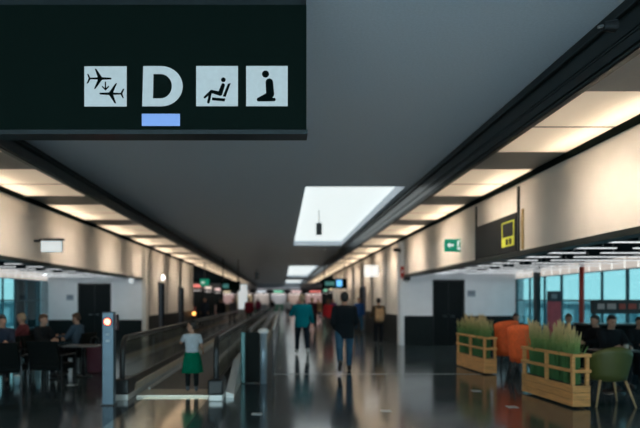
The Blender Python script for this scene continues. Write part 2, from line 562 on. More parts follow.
def aim(d):
    """Rotation of an area lamp that shines along d with its long side along the hall."""
    z = -d.normalized()
    y = Vector((0, 1, 0))
    x = y.cross(z).normalized()
    return Matrix((x, y, z)).transposed().to_euler()


for side, xa, xb, xt, nmax in (('right', 2.985, XR - .002, XR - .25, 19), ('left', -3.875, XL + .002, XL + .28, 19)):
    proto = None
    n = 0
    for k in range(-1, nmax):
        y0 = B0 + BP * k
        lab = '%s bay of warm cove lighting from the camera in the %s soffit' % (ORD[n], side)
        n += 1
        if proto is None:
            t = thing('cove_light', lab, 'ceiling light', ((xa + xb) / 2, y0, ZP), 0, 'cove lights in the %s soffit' % side)
            xm = (xa + xb) / 2
            lo, hi = sorted((xa - xm, xb - xm))
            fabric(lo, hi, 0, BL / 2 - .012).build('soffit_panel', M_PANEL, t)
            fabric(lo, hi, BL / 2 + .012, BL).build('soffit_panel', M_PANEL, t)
            MB().box(lo, hi, BL / 2 - .018, BL / 2 + .018, -.004, .006).build('seam_strip', M_BEAML, t)
            tb = MB().capsule((xt - xm, .08, .32), (xt - xm, BL - .08, .32), .012, .012).build('lamp_tube', M_LAMPW, t, smooth=True)
            for yy in (.02, BL - .07):
                MB().box(xt - xm - .02, xt - xm + .02, yy, yy + .05, .30, .355).build('lamp_holder', M_BLACKM, tb)
            sg = 1 if side == 'right' else -1
            MB().capsule((xa - xm + sg * .035, .15, -.075), (xa - xm + sg * .035, BL - .15, -.075), .012, .012).build('lamp_tube', M_LAMPW, t, smooth=True)
            MB().box(min(xa - xm, xa - xm + sg * .03), max(xa - xm, xa - xm + sg * .03), .1, BL - .1, -.06, -.001).build('lamp_housing', M_BEAM, t)
            proto = t
        else:
            t = dup(proto, ((xa + xb) / 2, y0, ZP), lab)
        L = bpy.data.lights.new('cove_lamp', 'AREA')
        L.shape = 'RECTANGLE'
        L.size = .06
        L.size_y = BL - .1
        L.color = (1.0, .80, .59)
        L.energy = 10.5
        lo_ = bpy.data.objects.new('cove_lamp', L)
        COL.objects.link(lo_)
        s = -1 if side == 'right' else 1
        lo_.location = (xt, y0 + BL / 2, ZP + .29)
        lo_.rotation_euler = aim(Vector((0, 0, -1)))     # shines down on to the back of the fabric
        # the wall-washing lamp behind the track
        L2 = bpy.data.lights.new('wash_lamp', 'AREA')
        L2.shape = 'RECTANGLE'
        L2.size = .04
        L2.size_y = BL - .9
        L2.spread = math.radians(80)
        L2.color = (1.0, .84, .67)
        L2.energy = 10 if side == 'right' else 12
        lo2 = bpy.data.objects.new('wash_lamp', L2)
        COL.objects.link(lo2)
        lo2.location = (xa - s * .06, y0 + BL / 2, ZP - .085)
        lo2.rotation_euler = aim(Vector((-s * 1, 0, -.80)))

# ------------------------------------------------------------------ window walls
def window_wall(n, x, s, y0, y1, label, step, blind_label):
    """A run of curtain-wall glazing: s is the side that faces the hall."""
    w = MB().box(x - .006, x + .006, y0, y1, .5, 2.33).build('window_%d' % n, M_GLASSW)
    struct(w, label)
    f = MB()
    y = y1
    k = 0
    while y > y0:
        t = .035 if k % 3 else .06
        f.box(x - .03, x + .03, y - t, y, .5, 2.34)
        y -= step
        k += 1
    f.box(x - .03, x + .03, y0, y1, 1.57, 1.61)
    f.box(x - .05, x + .05, y0, y1, .5, .58)
    f.build('window_frame', mat('teal_grey_mullion', (.05, .10, .12), .4, .4), w)
    MB().box(x - .1, x + .1, y0, y1, 0, .5).build('window_sill', M_WAIN, w)
    p = thing('glow_blinds', blind_label, 'light', (x, y1, 2.34))  # backlit blinds, their brightness put in as emission
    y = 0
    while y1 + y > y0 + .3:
        MB().box(-.02, .02, y - .50, y - .03, 0.02, .29, .004).build('glow_blind_panel', M_BLINDGLOW, p)
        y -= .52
    MB().box(-.04, .04, y, 0, -.01, .02).box(-.04, .04, y, 0, .29, .33).build('blind_rail', M_WALLW, p)
    return w


window_wall(1, BXR + .05, -1, 4.0, DR, 'tall teal window wall along the cafe', 1.05, 'row of white blinds with painted glow above the cafe windows')
window_wall(2, BXL - .05, 1, 16.2, DL, 'teal window wall behind the seating bay', .86, 'row of white blinds with painted glow above the left windows')
bl = MB()
for k in range(24):
    z = .62 + k * .07
    bl.box(BXL + .04, BXL + .06, 21.25, 21.92, z, z + .055)
tag(bl.build('window_blind', mat('pale_blind', (.5, .58, .62), .7)), 'pale slatted blind drawn beside the left corner wall', 'blind')
struct(MB().box(BXR - .14, BXR, 17.75, 17.98, 0, 2.66, .01).build('trim_14', mat('dark_teal_post', (.015, .03, .035), .4)), 'dark post in the cafe window wall')
t = thing('red_column', 'slim red column in front of the cafe windows', 'column', (BXR - .12, 15.1, 0))
MB().cone((0, 0, 0), (0, 0, 2.64), .065, .065).build('shaft', M_REDP, t, smooth=True)
MB().cone((0, 0, 0), (0, 0, .03), .12, .12).build('base_plate', M_BLACKM, t)

# outside: apron, terminal wing across it
tag(MB().box(16, 120, -40, 160, -4.1, -4.0).build('apron_ground', mat('grey_apron', (.22, .27, .28), .8)), 'grey airfield apron outside the right windows', 'ground', kind='structure')
tag(MB().box(-120, -18, -40, 160, -4.1, -4.0).build('apron_ground', mat('grey_apron', (.22, .27, .28), .8)), 'grey airfield apron outside the left windows', 'ground', kind='structure')


def outside_wing(x, y0, y1, label):
    t = thing('terminal_wing', label, 'building', (x, (y0 + y1) / 2, -4.0))
    L = (y1 - y0) / 2
    MB().box(-3, 3, -L, L, 0, 5.2).build('wing_wall', mat('teal_cladding', (.06, .22, .27), .5), t)
    MB().box(-3.4, 3.4, -L, L, 5.2, 5.5).build('wing_roof', mat('pale_roof', (.6, .68, .7), .5), t)
    s = -1 if x > 0 else 1
    k = -L + 1
    while k < L - 3:
        MB().box(min(s * 3, s * 3.05), max(s * 3, s * 3.05), k, k + 2.2, 2.6, 4.6).build('window', mat('pale_pane', (.5, .68, .72), .15), t)
        k += 3.2


outside_wing(34, 20, 85, 'low teal terminal wing with pale roof across the apron')
outside_wing(-40, 60, 105, 'low teal terminal wing seen through the left windows')

# ------------------------------------------------------------------ linear light bars of the two bays
proto = None
for side, xs in (('right', (4.63, 5.97, 7.08)), ('left', (-5.72, -7.06, -8.13))):
    s = 1 if side == 'right' else -1
    cols = ['nearest the hall', 'in the middle', 'nearest the windows']
    rows = [7.53 + .97 * k for k in range(12)] if side == 'right' else [10.0 + 1.2 * k for k in range(10)]
    for i, y in enumerate(rows):
        for c, x in enumerate(xs):
            xx = x + s * .5
            lab = 'white light bar %s of the %s row from the camera, %s bay' % (cols[c], ORD[i], 'cafe' if side == 'right' else 'left seating')
            if proto is None:
                t = thing('light_bar', lab, 'ceiling light', (xx, y, 2.47), 0, 'linear light bars over the bays')
                MB().box(-.52, .52, -.035, .035, 0, .013, .003).build('diffuser', M_BAR, t)
                MB().box(-.5, .5, -.025, .025, .013, .028).build('housing', M_CEILD, t)
                MB().box(-.30, -.29, -.006, .006, .028, .19).build('hanger', M_STEEL, t)
                MB().box(.29, .30, -.006, .006, .028, .19).build('hanger', M_STEEL, t)
                proto = t
            else:
                t = dup(proto, (xx, y, 2.47), lab)
                t['group'] = 'linear light bars over the bays'

# ------------------------------------------------------------------ hanging gate sign
SD = 4.2
sx = lambda px: (px - CX) / F * SD
sz = lambda py: (CY - py) / F * SD          # above the eye
t = thing('gate_sign', 'large black hanging sign with four pale pictograms and a D', 'sign', (0, SD, H))
x0, x1, z0, z1 = -3.2, sx(306.5), sz(129.5), sz(4.5)
MB().box(x0, x1, .0, .16, z0, z1, .004).build('sign_panel', M_SIGN, t)
MB().box(x0 - .01, x1 + .008, -.004, .165, z0 - .035, z0 - .002).build('bottom_edge', M_SIGNF, t)
MB().box(x0, x1 - .045, .03, .13, z1, z1 + .12).build('top_rail', M_SIGNF, t)
for hx in (x0 + .3, -1.5, x1 - .03):
    MB().box(hx - .03, hx + .03, .05, .11, z1 - .02, ZC - H + .01).build('hanger', M_BLACKM, t)


def P(ox, oy, pts, k=8.23):
    return [(sx(ox + u / k), sz(oy + v / k)) for u, v in pts]


def disc(cx, cy, r, n=22):
    return [(cx + r * math.cos(2 * PI * i / n), cy + r * math.sin(2 * PI * i / n)) for i in range(n)]


def stroke(a, b, w0, w1=None, n=7):
    """rounded bar between two points of a pictogram"""
    w1 = w0 if w1 is None else w1
    ang = math.atan2(b[1] - a[1], b[0] - a[0])
    pts = []
    for i in range(n):
        t_ = ang + PI / 2 + PI * i / (n - 1)
        pts.append((a[0] + w0 * math.cos(t_), a[1] + w0 * math.sin(t_)))
    for i in range(n):
        t_ = ang - PI / 2 + PI * i / (n - 1)
        pts.append((b[0] + w1 * math.cos(t_), b[1] + w1 * math.sin(t_)))
    return pts


def tile(px0, px1, py0, py1):
    return MB().box(sx(px0), sx(px1), -.006, -.0005, sz(py1), sz(py0)).build('pictogram_tile', M_TILEW, t)


G0, G1 = -.009, -.0065
plane = [[(78, 150), (180, 145), (258, 149), (263, 156), (258, 163), (180, 166), (78, 161)],
         [(124, 75), (138, 77), (184, 146), (150, 150)], [(118, 242), (132, 238), (186, 163), (152, 160)],
         [(62, 118), (72, 119), (88, 150), (74, 156)], [(58, 197), (70, 194), (88, 162), (74, 156)]]
flip = lambda pts: [(425 - u, 436 - v) for u, v in pts]
tl = tile(84.6, 126.8, 66.6, 106.6)
g = MB()
for q in plane:
    g.plate(P(80, 60, q), G0, G1)
g.build('airplane_glyph', M_GLYPH, tl)
g = MB()
for q in plane:
    g.plate(P(80, 60, flip(q)), G0, G1)
g.build('airplane_glyph', M_GLYPH, tl)
g = MB().plate(P(80, 60, [(207, 182), (217, 182), (217, 246), (207, 246)]), G0, G1)
g.plate(P(80, 60, stroke((187, 222), (212, 248), 5)), G0, G1 + .0004).plate(P(80, 60, stroke((237, 222), (212, 248), 5)), G0 - .0003, G1)
g.build('arrow_glyph', M_GLYPH, tl)

tl = tile(196.3, 238, 66.3, 106.3)
g = MB().plate(P(192, 60, disc(259, 166, 19)), G0, G1)
g.plate(P(192, 60, stroke((257, 210), (232, 280), 15, 19)), G0, G1)
g.plate(P(192, 60, stroke((232, 280), (160, 262), 17, 13)), G0 - .0003, G1)
g.plate(P(192, 60, stroke((160, 262), (106, 310), 12, 9)), G0, G1 + .0004)
g.plate(P(192, 60, stroke((152, 280), (136, 350), 11, 11)), G0 - .0002, G1)
g.build('seated_figure_glyph', M_GLYPH, tl)
g = MB().plate(P(192, 60, [(296, 199), (320, 194), (278, 306), (254, 302)]), G0, G1)
g.plate(P(192, 60, [(165, 311), (274, 320), (270, 344), (165, 334)]), G0, G1)
g.build('recliner_glyph', M_GLYPH, tl)

tl = tile(246.2, 287.7, 66.3, 106.3)
g = MB().plate(P(242, 60, disc(194, 119, 29)), G0, G1)
g.plate(P(242, 60, stroke((225, 186), (232, 285), 31, 33)), G0, G1)
g.plate(P(242, 60, stroke((215, 300), (138, 328), 28, 16)), G0 - .0003, G1)
g.plate(P(242, 60, stroke((136, 330), (264, 328), 14, 14)), G0, G1 + .0004)
g.build('kneeling_figure_glyph', M_GLYPH, tl)

# the letter D: a stem and a bowl round an open counter
k = 5.944
def arc(cx, cy, rx, ry, a0, a1, n=20):
    return [(cx + rx * math.cos(a0 + (a1 - a0) * i / n), cy + ry * math.sin(a0 + (a1 - a0) * i / n)) for i in range(n + 1)]


out = [(44, 38), (150, 38)] + arc(150, 157, 128, 119, -PI / 2, PI / 2) + [(38, 276)]
inn = [(104, 84), (146, 84)] + arc(146, 157, 68, 73, -PI / 2, PI / 2) + [(101, 230)]
N = len(out)
bm = MB()
f0 = [[bm.bm.verts.new((sx(136 + u / k), y, sz(60 + v / k))) for u, v in ring] for ring in (out, inn) for y in (-.006, -.0005)]
for i in range(N):
    jn = (i + 1) % N
    bm.bm.faces.new((f0[0][i], f0[0][jn], f0[2][jn], f0[2][i]))
    bm.bm.faces.new((f0[1][i], f0[1][jn], f0[3][jn], f0[3][i]))
    bm.bm.faces.new((f0[0][i], f0[0][jn], f0[1][jn], f0[1][i]))
    bm.bm.faces.new((f0[2][i], f0[2][jn], f0[3][jn], f0[3][i]))
bm.build('letter_d', M_TILEW, t)
MB().box(sx(142), sx(180), -.006, -.0005, sz(126), sz(114)).build('blue_bar', M_BLUE, t)

# ------------------------------------------------------------------ other signs
# dark sign with a yellow pictogram set in the right fascia
ya, yb = 10.20, 12.30
t = thing('gate_board', 'dark wall sign with yellow square pictogram on the right fascia', 'sign', (XR, 0, 0))
MB().box(-.035, -.004, ya, yb, 2.49, 3.20, .006).build('board', mat('charcoal_sign', (.009, .011, .013), .5, spec=.2), t)
MB().box(-.035, -.008, ya - .26, ya - .20, 2.50, 3.22).build('end_fin', mat('warm_metal_fin', (.5, .36, .16), .35, .6), t)
yc0, yc1, zc0, zc1 = 10.29, 10.86, 2.61, 3.08
fr = MB()
fr.box(-.042, -.0355, yc0, yc1, zc1 - .025, zc1).box(-.042, -.0355, yc0, yc1, zc0, zc0 + .18)
fr.box(-.042, -.0355, yc0, yc0 + .03, zc0 + .18, zc1 - .025).box(-.042, -.0355, yc1 - .03, yc1, zc0 + .18, zc1 - .025)
fr.build('yellow_pictogram', M_YEL, t)
MB().box(-.048, -.0425, yc0 + .10, yc0 + .20, zc0 + .03, zc0 + .14).box(-.048, -.0425, yc0 + .26, yc0 + .36, zc0 + .03, zc0 + .14).build('pictogram_figure', mat('charcoal_sign', (.009, .011, .013), .5, spec=.2), t)


def flag_sign(name, x0, x1, z0, z1, D, face, label, cat, s, back=M_BLACKM):
    """A lit sign on a bracket, facing down the hall."""
    t_ = thing(name, label, cat, ((x0 + x1) / 2, D, (z0 + z1) / 2))
    hx, hz = (x1 - x0) / 2, (z1 - z0) / 2
    MB().box(-hx, hx, 0, .06, -hz, hz, .006).build('sign_box', back, t_)
    f_ = MB().box(-hx + .012, hx - .012, -.006, -.0005, -hz + .012, hz - .012).build('sign_face', face, t_)
    return t_, f_, hx, hz


# green exit sign
p0, p1 = at(445, 251.5, 13.5), at(464.5, 239, 13.5)
t, f_, hx, hz = flag_sign('exit_sign', p0.x, p1.x, p0.z, p1.z, 13.5, M_GREEN, 'green exit sign with white arrow on the right fascia', 'sign', 1, M_GREEN)
g = MB().plate([(-.19, 0), (-.115, .065), (-.115, .025), (-.03, .025), (-.03, -.025), (-.115, -.025), (-.115, -.065)], -.010, -.0065)
g.build('arrow', M_WHITE, f_)
MB().box(.06, .19, -.010, -.0065, -.11, .11).build('doorway', M_WHITE, f_)
g = MB().plate(disc(.115, .070, .020, 12), -.013, -.0105).plate(stroke((.118, .04), (.108, -.01), .018, .018), -.013, -.0105)
g.plate(stroke((.108, -.01), (.075, -.05), .012), -.0135, -.0105).plate(stroke((.108, -.01), (.145, -.075), .012), -.013, -.0108)
g.plate(stroke((.118, .035), (.160, .01), .010), -.0132, -.0105).build('running_figure', M_GREEN, f_)
MB().box(hx, XR - (p0.x + p1.x) / 2 - .0, .02, .04, -.02, .02).build('bracket', M_STEEL, t)

# white lit flag sign, left fascia
p0, p1 = at(40.5, 252.5, 12.4), at(62.5, 240.5, 12.4)
M_LITW = mat('lit_white_sign', (.6, .66, .68), .5, emit=.45, ecol=(.92, .98, 1.0))
t, f_, hx, hz = flag_sign('flag_sign', p0.x, p1.x, p0.z, p1.z, 12.4, M_LITW, 'small white lit flag sign on the left fascia', 'sign', -1, M_STEEL)
MB().box(-hx - .02, hx + .02, -.02, .08, hz, hz + .04).build('top_bar', M_BLACKM, t)
MB().box(XL - (p0.x + p1.x) / 2, -hx, .02, .05, hz - .03, hz + .02).build('bracket', M_BLACKM, t)
# white lit flag sign, far right wall
p0, p1 = at(364, 277, 24), at(379, 265, 24)
t, f_, hx, hz = flag_sign('flag_sign', p0.x, p1.x, p0.z, p1.z, 24, mat('bright_white_sign', (.8, .8, .8), .5, emit=.7, ecol=(1, .97, .92)),
                          'bright white flag sign far along the right wall', 'sign', 1, M_STEEL)
MB().box(hx, XR - (p0.x + p1.x) / 2, .02, .05, -.02, .02).build('bracket', M_BLACKM, t)


def hanging_sign(px0, px1, py0, py1, D, label, blocks):
    a, b = at(px0, py1, D), at(px1, py0, D)
    t_ = thing('hanging_sign', label, 'sign', ((a.x + b.x) / 2, D, (a.z + b.z) / 2))
    hx_, hz_ = (b.x - a.x) / 2, (b.z - a.z) / 2
    MB().box(-hx_, hx_, 0, .2, -hz_, hz_, .01).build('sign_panel', M_SIGN, t_)
    for u0, u1, v0, v1, mm, nm in blocks:
        MB().box(-hx_ + 2 * hx_ * u0, -hx_ + 2 * hx_ * u1, -.012, -.001, -hz_ + 2 * hz_ * v0, -hz_ + 2 * hz_ * v1).build(nm, mm, t_)
    top = (ZC if -4 < (a.x + b.x) / 2 < 2.8 else ZP + .06) - (a.z + b.z) / 2
    for s_ in (-.8, .8):
        MB().cone((s_ * hx_, .1, hz_ - .01), (s_ * hx_, .1, top), .03, .03, 8).build('hanger', M_BLACKM, t_)
    return t_


M_SKYB = mat('backlit_sky_blue', (.1, .35, .7), .5, emit=.9, ecol=(.15, .55, 1.0))
M_TEALL = mat('backlit_teal', (.1, .4, .4), .5, emit=.10, ecol=(.2, .8, .8))
hanging_sign(322, 347, 278.5, 288.5, 35, 'black hanging sign with bright blue square far down the hall', [(.58, .80, .2, .85, M_SKYB, 'blue_square'), (.12, .50, .3, .7, M_TEALL, 'teal_text_band')])
hanging_sign(221, 240, 281, 291, 34, 'black hanging sign over the walkways beside a bright panel', [(.1, .4, .3, .7, M_TEALL, 'teal_text_band')])
t, f_, hx, hz = flag_sign('exit_sign', at(200, 0, 32).x, at(209, 0, 32).x, at(0, 286, 32).z, at(0, 279, 32).z, 32, M_GREEN, 'tiny green exit sign hanging far left of the hall', 'sign', -1, M_GREEN)
MB().plate([(-.19, 0), (-.1, .08), (-.1, .03), (.03, .03), (.03, -.03), (-.1, -.03), (-.1, -.08)], -.010, -.0065).build('arrow', M_WHITE, f_)
MB().box(-.02, .02, .02, .04, hz, ZP + .06 - (at(0, 286, 32).z + at(0, 279, 32).z) / 2).build('hanger', M_BLACKM, t)

# tall lit white panel among the far shops
a, b = at(238, 309, 37), at(247.5, 284, 37)
t = thing('lit_column_panel', 'tall glowing white panel standing left of the far walkways', 'panel', ((a.x + b.x) / 2, 37, 0))
MB().box(-.3, .3, 0, .3, 0, b.z, .02).build('column', M_WALLW, t)
MB().box(-.29, .29, -.02, -.001, a.z, b.z - .03).build('lit_face', M_LITW, t)

# skylight sensor
a = at(319, 229, 17.0)
t = thing('pendant_speaker', 'small dark box hanging below the nearest skylight', 'speaker', (a.x, 17.0, a.z))
MB().box(-.085, .085, -.07, .07, -.18, .18, .015).build('cabinet', mat('teal_black_box', (.02, .05, .055), .5), t)
MB().box(-.07, .07, -.078, -.0705, -.16, .16).build('grille', M_BLACKM, t)
MB().cone((0, 0, .18), (0, 0, ZC + .22 - a.z), .01, .01, 8).build('hanger', M_BLACKM, t)
a = at(257, 276, 45)
t = thing('pendant_speaker', 'tiny dark box hanging from the far ceiling left of the skylights', 'speaker', (a.x, 45, a.z))
MB().box(-.14, .14, -.1, .1, -.3, .3, .02).build('cabinet', M_BLACKM, t)
MB().cone((0, 0, .3), (0, 0, ZC - a.z), .02, .02, 8).build('hanger', M_BLACKM, t)

# camera and call point on the right pilaster
t = thing('security_camera', 'dark security camera high on the white right pilaster', 'camera', (XR - .16, DR - .04, H + 1.72))
MB().box(-.03, .03, -.02, .02, -.06, .06).build('mount', M_BLACKM, t)
MB().capsule((-.22, -.22, .02), (-.02, -.02, .03), .06, .055).build('camera_body', M_BLACKM, t, smooth=True)
t = thing('fire_call_point', 'small red alarm box on the white right pilaster', 'alarm', (XR - .08, DR - .025, H + .98))
MB().box(-.06, .06, -.06, 0, -.20, .20, .01).build('case', M_REDP, t)
MB().box(-.03, .03, -.065, -.0605, -.03, .06).build('label_plate', M_WALLW, t)
# wall plates beside the two black doors
for px, py, D, lab in ((471.5, 293.5, DR - .02, 'small grey plate on the wall right of the cafe door'), (70, 297.5, DL - .02, 'small grey plate on the wall left of the left door')):
    a = at(px, py, D)
    t = thing('wall_plate', lab, 'plate', (a.x, D, a.z))
    MB().box(-.14, .14, 0, .02, -.11, .11, .005).build('plate', mat('grey_plate', (.30, .34, .40), .5), t)
    MB().box(-.10, .10, -.004, -.0005, -.02, .06).build('insert', mat('dark_insert', (.2, .23, .28), .4), t)

# lamp over the left door on the far left wall
a = at(158, 281, 25.2)
t = thing('door_lamp', 'bright small lamp above the nearer dark door, left wall', 'lamp', (XL + .002, 25.5, 2.62))
MB().box(0, .05, -.16, .16, -.12, .12, .01).build('back_plate', M_STEEL, t)
MB().ell((.08, 0, 0), .08, .15, .12).build('globe', mat('bright_globe', (.9, .9, .9), .4, emit=2.5, ecol=(1, .97, .92)), t, smooth=True)
t = thing('door_lamp', 'amber lamp glowing low beyond the left wall', 'lamp', (at(194, 314, 34).x, 34, 0))
MB().cone((0, 0, 0), (0, 0, .70), .05, .05, 10).build('post', M_BLACKM, t)
MB().ell((0, 0, .78), .10, .10, .10).build('globe', mat('amber_globe', (.9, .4, .1), .4, emit=3.5, ecol=(1, .42, .10)), t, smooth=True)
# projecting lamp at the end of each bay corner
a = at(131, 278, 23.0)
t = thing('corner_lamp', 'small white lamp under the end of the left fascia', 'lamp', (XL, 20.4, 2.39))
MB().box(-.06, .06, -.1, .1, -.18, 0, .02).build('lamp_body', M_LITW, t)
t = thing('corner_camera', 'small dark camera at the end of the right fascia lip', 'camera', (XR + .02, DR - .3, 2.39))
MB().box(-.1, .1, -.15, .15, -.12, 0, .03).build('housing', M_BLACKM, t)
MB().ell((0, 0, -.12), .07, .07, .07).build('dome', mat('pale_dome', (.6, .62, .62), .2), t, smooth=True)

# ------------------------------------------------------------------ moving walkways
def balustrade(name, label, x, y0, y1, inner, lift=.0, group=None):
    """One side of a moving walkway: plinth, glass, newel, handrail loop; inner = +1 when the belt is on +x."""
    t_ = thing(name, label, 'balustrade', (x, y0, 0), 0, group)
    L = y1 - y0
    MB().box(-.11, .11, -.05, L, 0, .10, .01).build('plinth', M_STEELW, t_)
    MB().hexa([(-.10, .05, .10), (.10, .05, .10), (.10, L, .10), (-.10, L, .10)], [(-.035, .25, .30), (.035, .25, .30), (.035, L, .30), (-.035, L, .30)]).build('skirt', mat('dark_skirt', (.04, .045, .045), .3, .7), t_)
    MB().box(min(inner * .085, inner * .125), max(inner * .085, inner * .125), .3, L, .10, .21).build('skirt_strip', mat('beige_skirt_strip', (.72, .60, .45), .4), t_)
    MB().box(-.008, .008, .22, L, .30, .96).build('glass_panel', M_GLASSB, t_)
    sm = MB()
    y = 2.2
    while y < L:
        sm.box(-.010, .010, y - .006, y + .006, .30, .96)
        y += 2.0
    sm.build('glass_seam', M_BLACKM, t_)
    n = MB().box(-.125, .125, -.08, .42, .095, .34, .03)
    n.build('newel_base', M_BLACK, t_)
    c = [(0, L, 1.0)] + [(0, .30, 1.0)]
    for i in range(1, 13):
        a_ = PI / 2 + PI * i / 12 * .55
        c.append((0, .30 + .28 * math.cos(a_), .72 + .28 * math.sin(a_)))
    c += [(0, .02, .55), (0, .03, .34), (0, .08, .22)]
    # the rail is a flat oval band
    pts = [Vector(p) for p in c]
    rs = []
    for i, p in enumerate(pts):
        d = (pts[min(i + 1, len(pts) - 1)] - pts[max(i - 1, 0)]).normalized()
        u = Vector((1, 0, 0))
        w = d.cross(u).normalized()
        rs.append([p + u * .045 * math.cos(2 * PI * q / 10) + w * .028 * math.sin(2 * PI * q / 10) for q in range(10)])
    MB().rings(rs).build('handrail', M_BLACK, t_, smooth=True)
    MB().box(-.03, .03, .2, L, .94, .965).build('rail_channel', M_STEEL, t_)
    return t_


WY = 8.95
balustrade('walkway_balustrade', 'glass walkway balustrade with black handrail left of the child', -2.56, WY, 55, 1, group='balustrades of the moving walkways')
balustrade('walkway_balustrade', 'glass walkway balustrade with black handrail right of the child', -1.05, WY - .05, 55, -1, group='balustrades of the moving walkways')
t = thing('moving_walkway', 'dark moving walkway belt the child is about to enter', 'walkway', (-1.80, WY, 0))
MB().box(-.52, .52, .9, 46, .005, .03).build('belt', mat('dark_belt', (.045, .05, .055), .35, .5, .25, 3, stretch=(40, 1, 1)), t)
MB().box(-.59, .59, .25, .9, .004, .034).build('comb_plate', mat('comb_plate_steel', (.55, .50, .42), .3, .9, .1, 30, stretch=(20, 1, 1)), t)
MB().box(-.56, -.52, .9, 46, .005, .06).build('edge_strip', M_STEELW, t)
MB().box(.52, .56, .9, 46, .005, .06).build('edge_strip', M_STEELW, t)
tag(MB().box(-2.24, -1.20, 5.2, WY + .2, .001, .006).build('landing_plate', mat('beige_landing_steel', (.95, .85, .70), .14, .9, .06, 3)),
    'pale beige floor plate in front of the walkway entrance', 'floor plate')
dk = MB()
dk.rings([[(-.92, 9.15, .0), (-.79, 9.15, .0), (-.79, 9.15, .06), (-.92, 9.15, .10)], [(-.92, 10.6, .0), (-.79, 10.6, .0), (-.79, 10.6, .44), (-.92, 10.6, .46)],
          [(-.92, 48, .0), (-.79, 48, .0), (-.79, 48, .46), (-.92, 48, .48)]])
tag(dk.build('divider_deck', M_STEELW), 'pale sloping steel deck right of the child\'s walkway', 'deck')

# barrier between the walkways: dark panel between two posts
t = thing('gate_barrier', 'dark barrier panel between two steel posts beside the walkway', 'barrier', (-.50, 10.75, 0))
MB().box(-.215, .07, -.02, .03, .02, .98, .01).build('panel', mat('dark_panel', (.010, .013, .012), .6, 0, spec=.1), t)
MB().box(-.29, -.20, -.05, .05, 0, .99, .015).build('post', mat('teal_post', (.07, .14, .14), .3, .6), t)
pp = MB().cone((.145, 0, 0), (.145, 0, 1.0), .07, .07).build('post', mat('pale_blue_post', (.34, .42, .48), .35, .4), t, smooth=True)
MB().ell((.145, 0, 1.0), .11, .09, .06).build('post_cap', mat('white_cap', (.8, .8, .78), .3), pp, smooth=True)
balustrade('walkway_balustrade', 'second walkway balustrade running back from the dark barrier', -.66, 10.9, 55, 1, group='balustrades of the moving walkways')
# low glass screen with steel rail, beside the men
t = thing('glass_screen', 'long low glass screen with steel rail left of the teal jacket', 'screen', (-.20, 12.6, 0))
MB().box(-.006, .006, 0, 40, .1, .9).build('glass_panel', M_GLASSB, t)
MB().capsule((0, 0, .95), (0, 40, .95), .03, .03).build('rail', M_STEELW, t, smooth=True)
for k in range(12):
    MB().box(-.012, .012, k * 3.4, k * 3.4 + .03, 0, .93).build('post', M_BLACKM, t)

# steel post with a red light
t = thing('signal_post', 'slim blue-grey post with a glowing red light', 'post', (at(109, 405, 8.56).x, 8.56, 0))
MB().box(-.088, .088, -.07, .07, 0, 1.42, .015).build('post_body', mat('blue_grey_metal', (.12, .17, .21), .35, .5), t)
rl = MB().cone((0, -.069, 1.27), (0, -.085, 1.27), .068, .064, 20).build('lamp_bezel', M_REDP, t)
MB().ell((0, -.082, 1.27), .05, .02, .05).build('red_lamp', M_RED, rl, smooth=True)
MB().box(.089, .14, -.05, .05, 1.14, 1.38, .01).build('side_box', mat('dark_maroon', (.05, .01, .015), .4), t)
MB().box(-.1, .1, -.09, .09, 0, .02).build('base_plate', M_BLACKM, t)
for z in (.98, 1.08):
    MB().box(-.03, .03, -.073, -.0705, z - .02, z + .02).build('sticker', mat('grey_sticker', (.35, .42, .46), .5), t)

# floor joint and outlet covers
struct(MB().box(-.18, XR, 12.06, 12.12, .0005, .003).build('trim_15', mat('pale_joint', (.34, .35, .35), .4, .6)), 'pale metal joint strip across the floor')
proto = None
for px, py, lab in ((476, 391, 'small metal floor outlet left of the nearer planter, farther one'), (512, 407, 'small metal floor outlet closest to the nearer planter'),
                    (72, 385, 'small metal floor outlet left of the red light post'), (257, 414, 'small metal floor outlet in front of the dark barrier'), (386, 411, 'small metal floor outlet in the open floor right of the black jacket')):
    D = 896.0 / (py - CY)
    a = at(px, py, D)
    if proto is None:
        t = thing('floor_outlet', lab, 'floor outlet', (a.x, D, .0005), 0, 'metal outlets in the floor')
        MB().box(-.075, .075, -.075, .075, 0, .004, .001).build('cover', mat('pale_outlet', (.55, .56, .55), .45, .5), t)
        MB().box(-.05, .05, -.05, -.03, .004, .006).build('flap', M_STEEL, t)
        proto = t
    else:
        dup(proto, (a.x, D, .0005), lab)

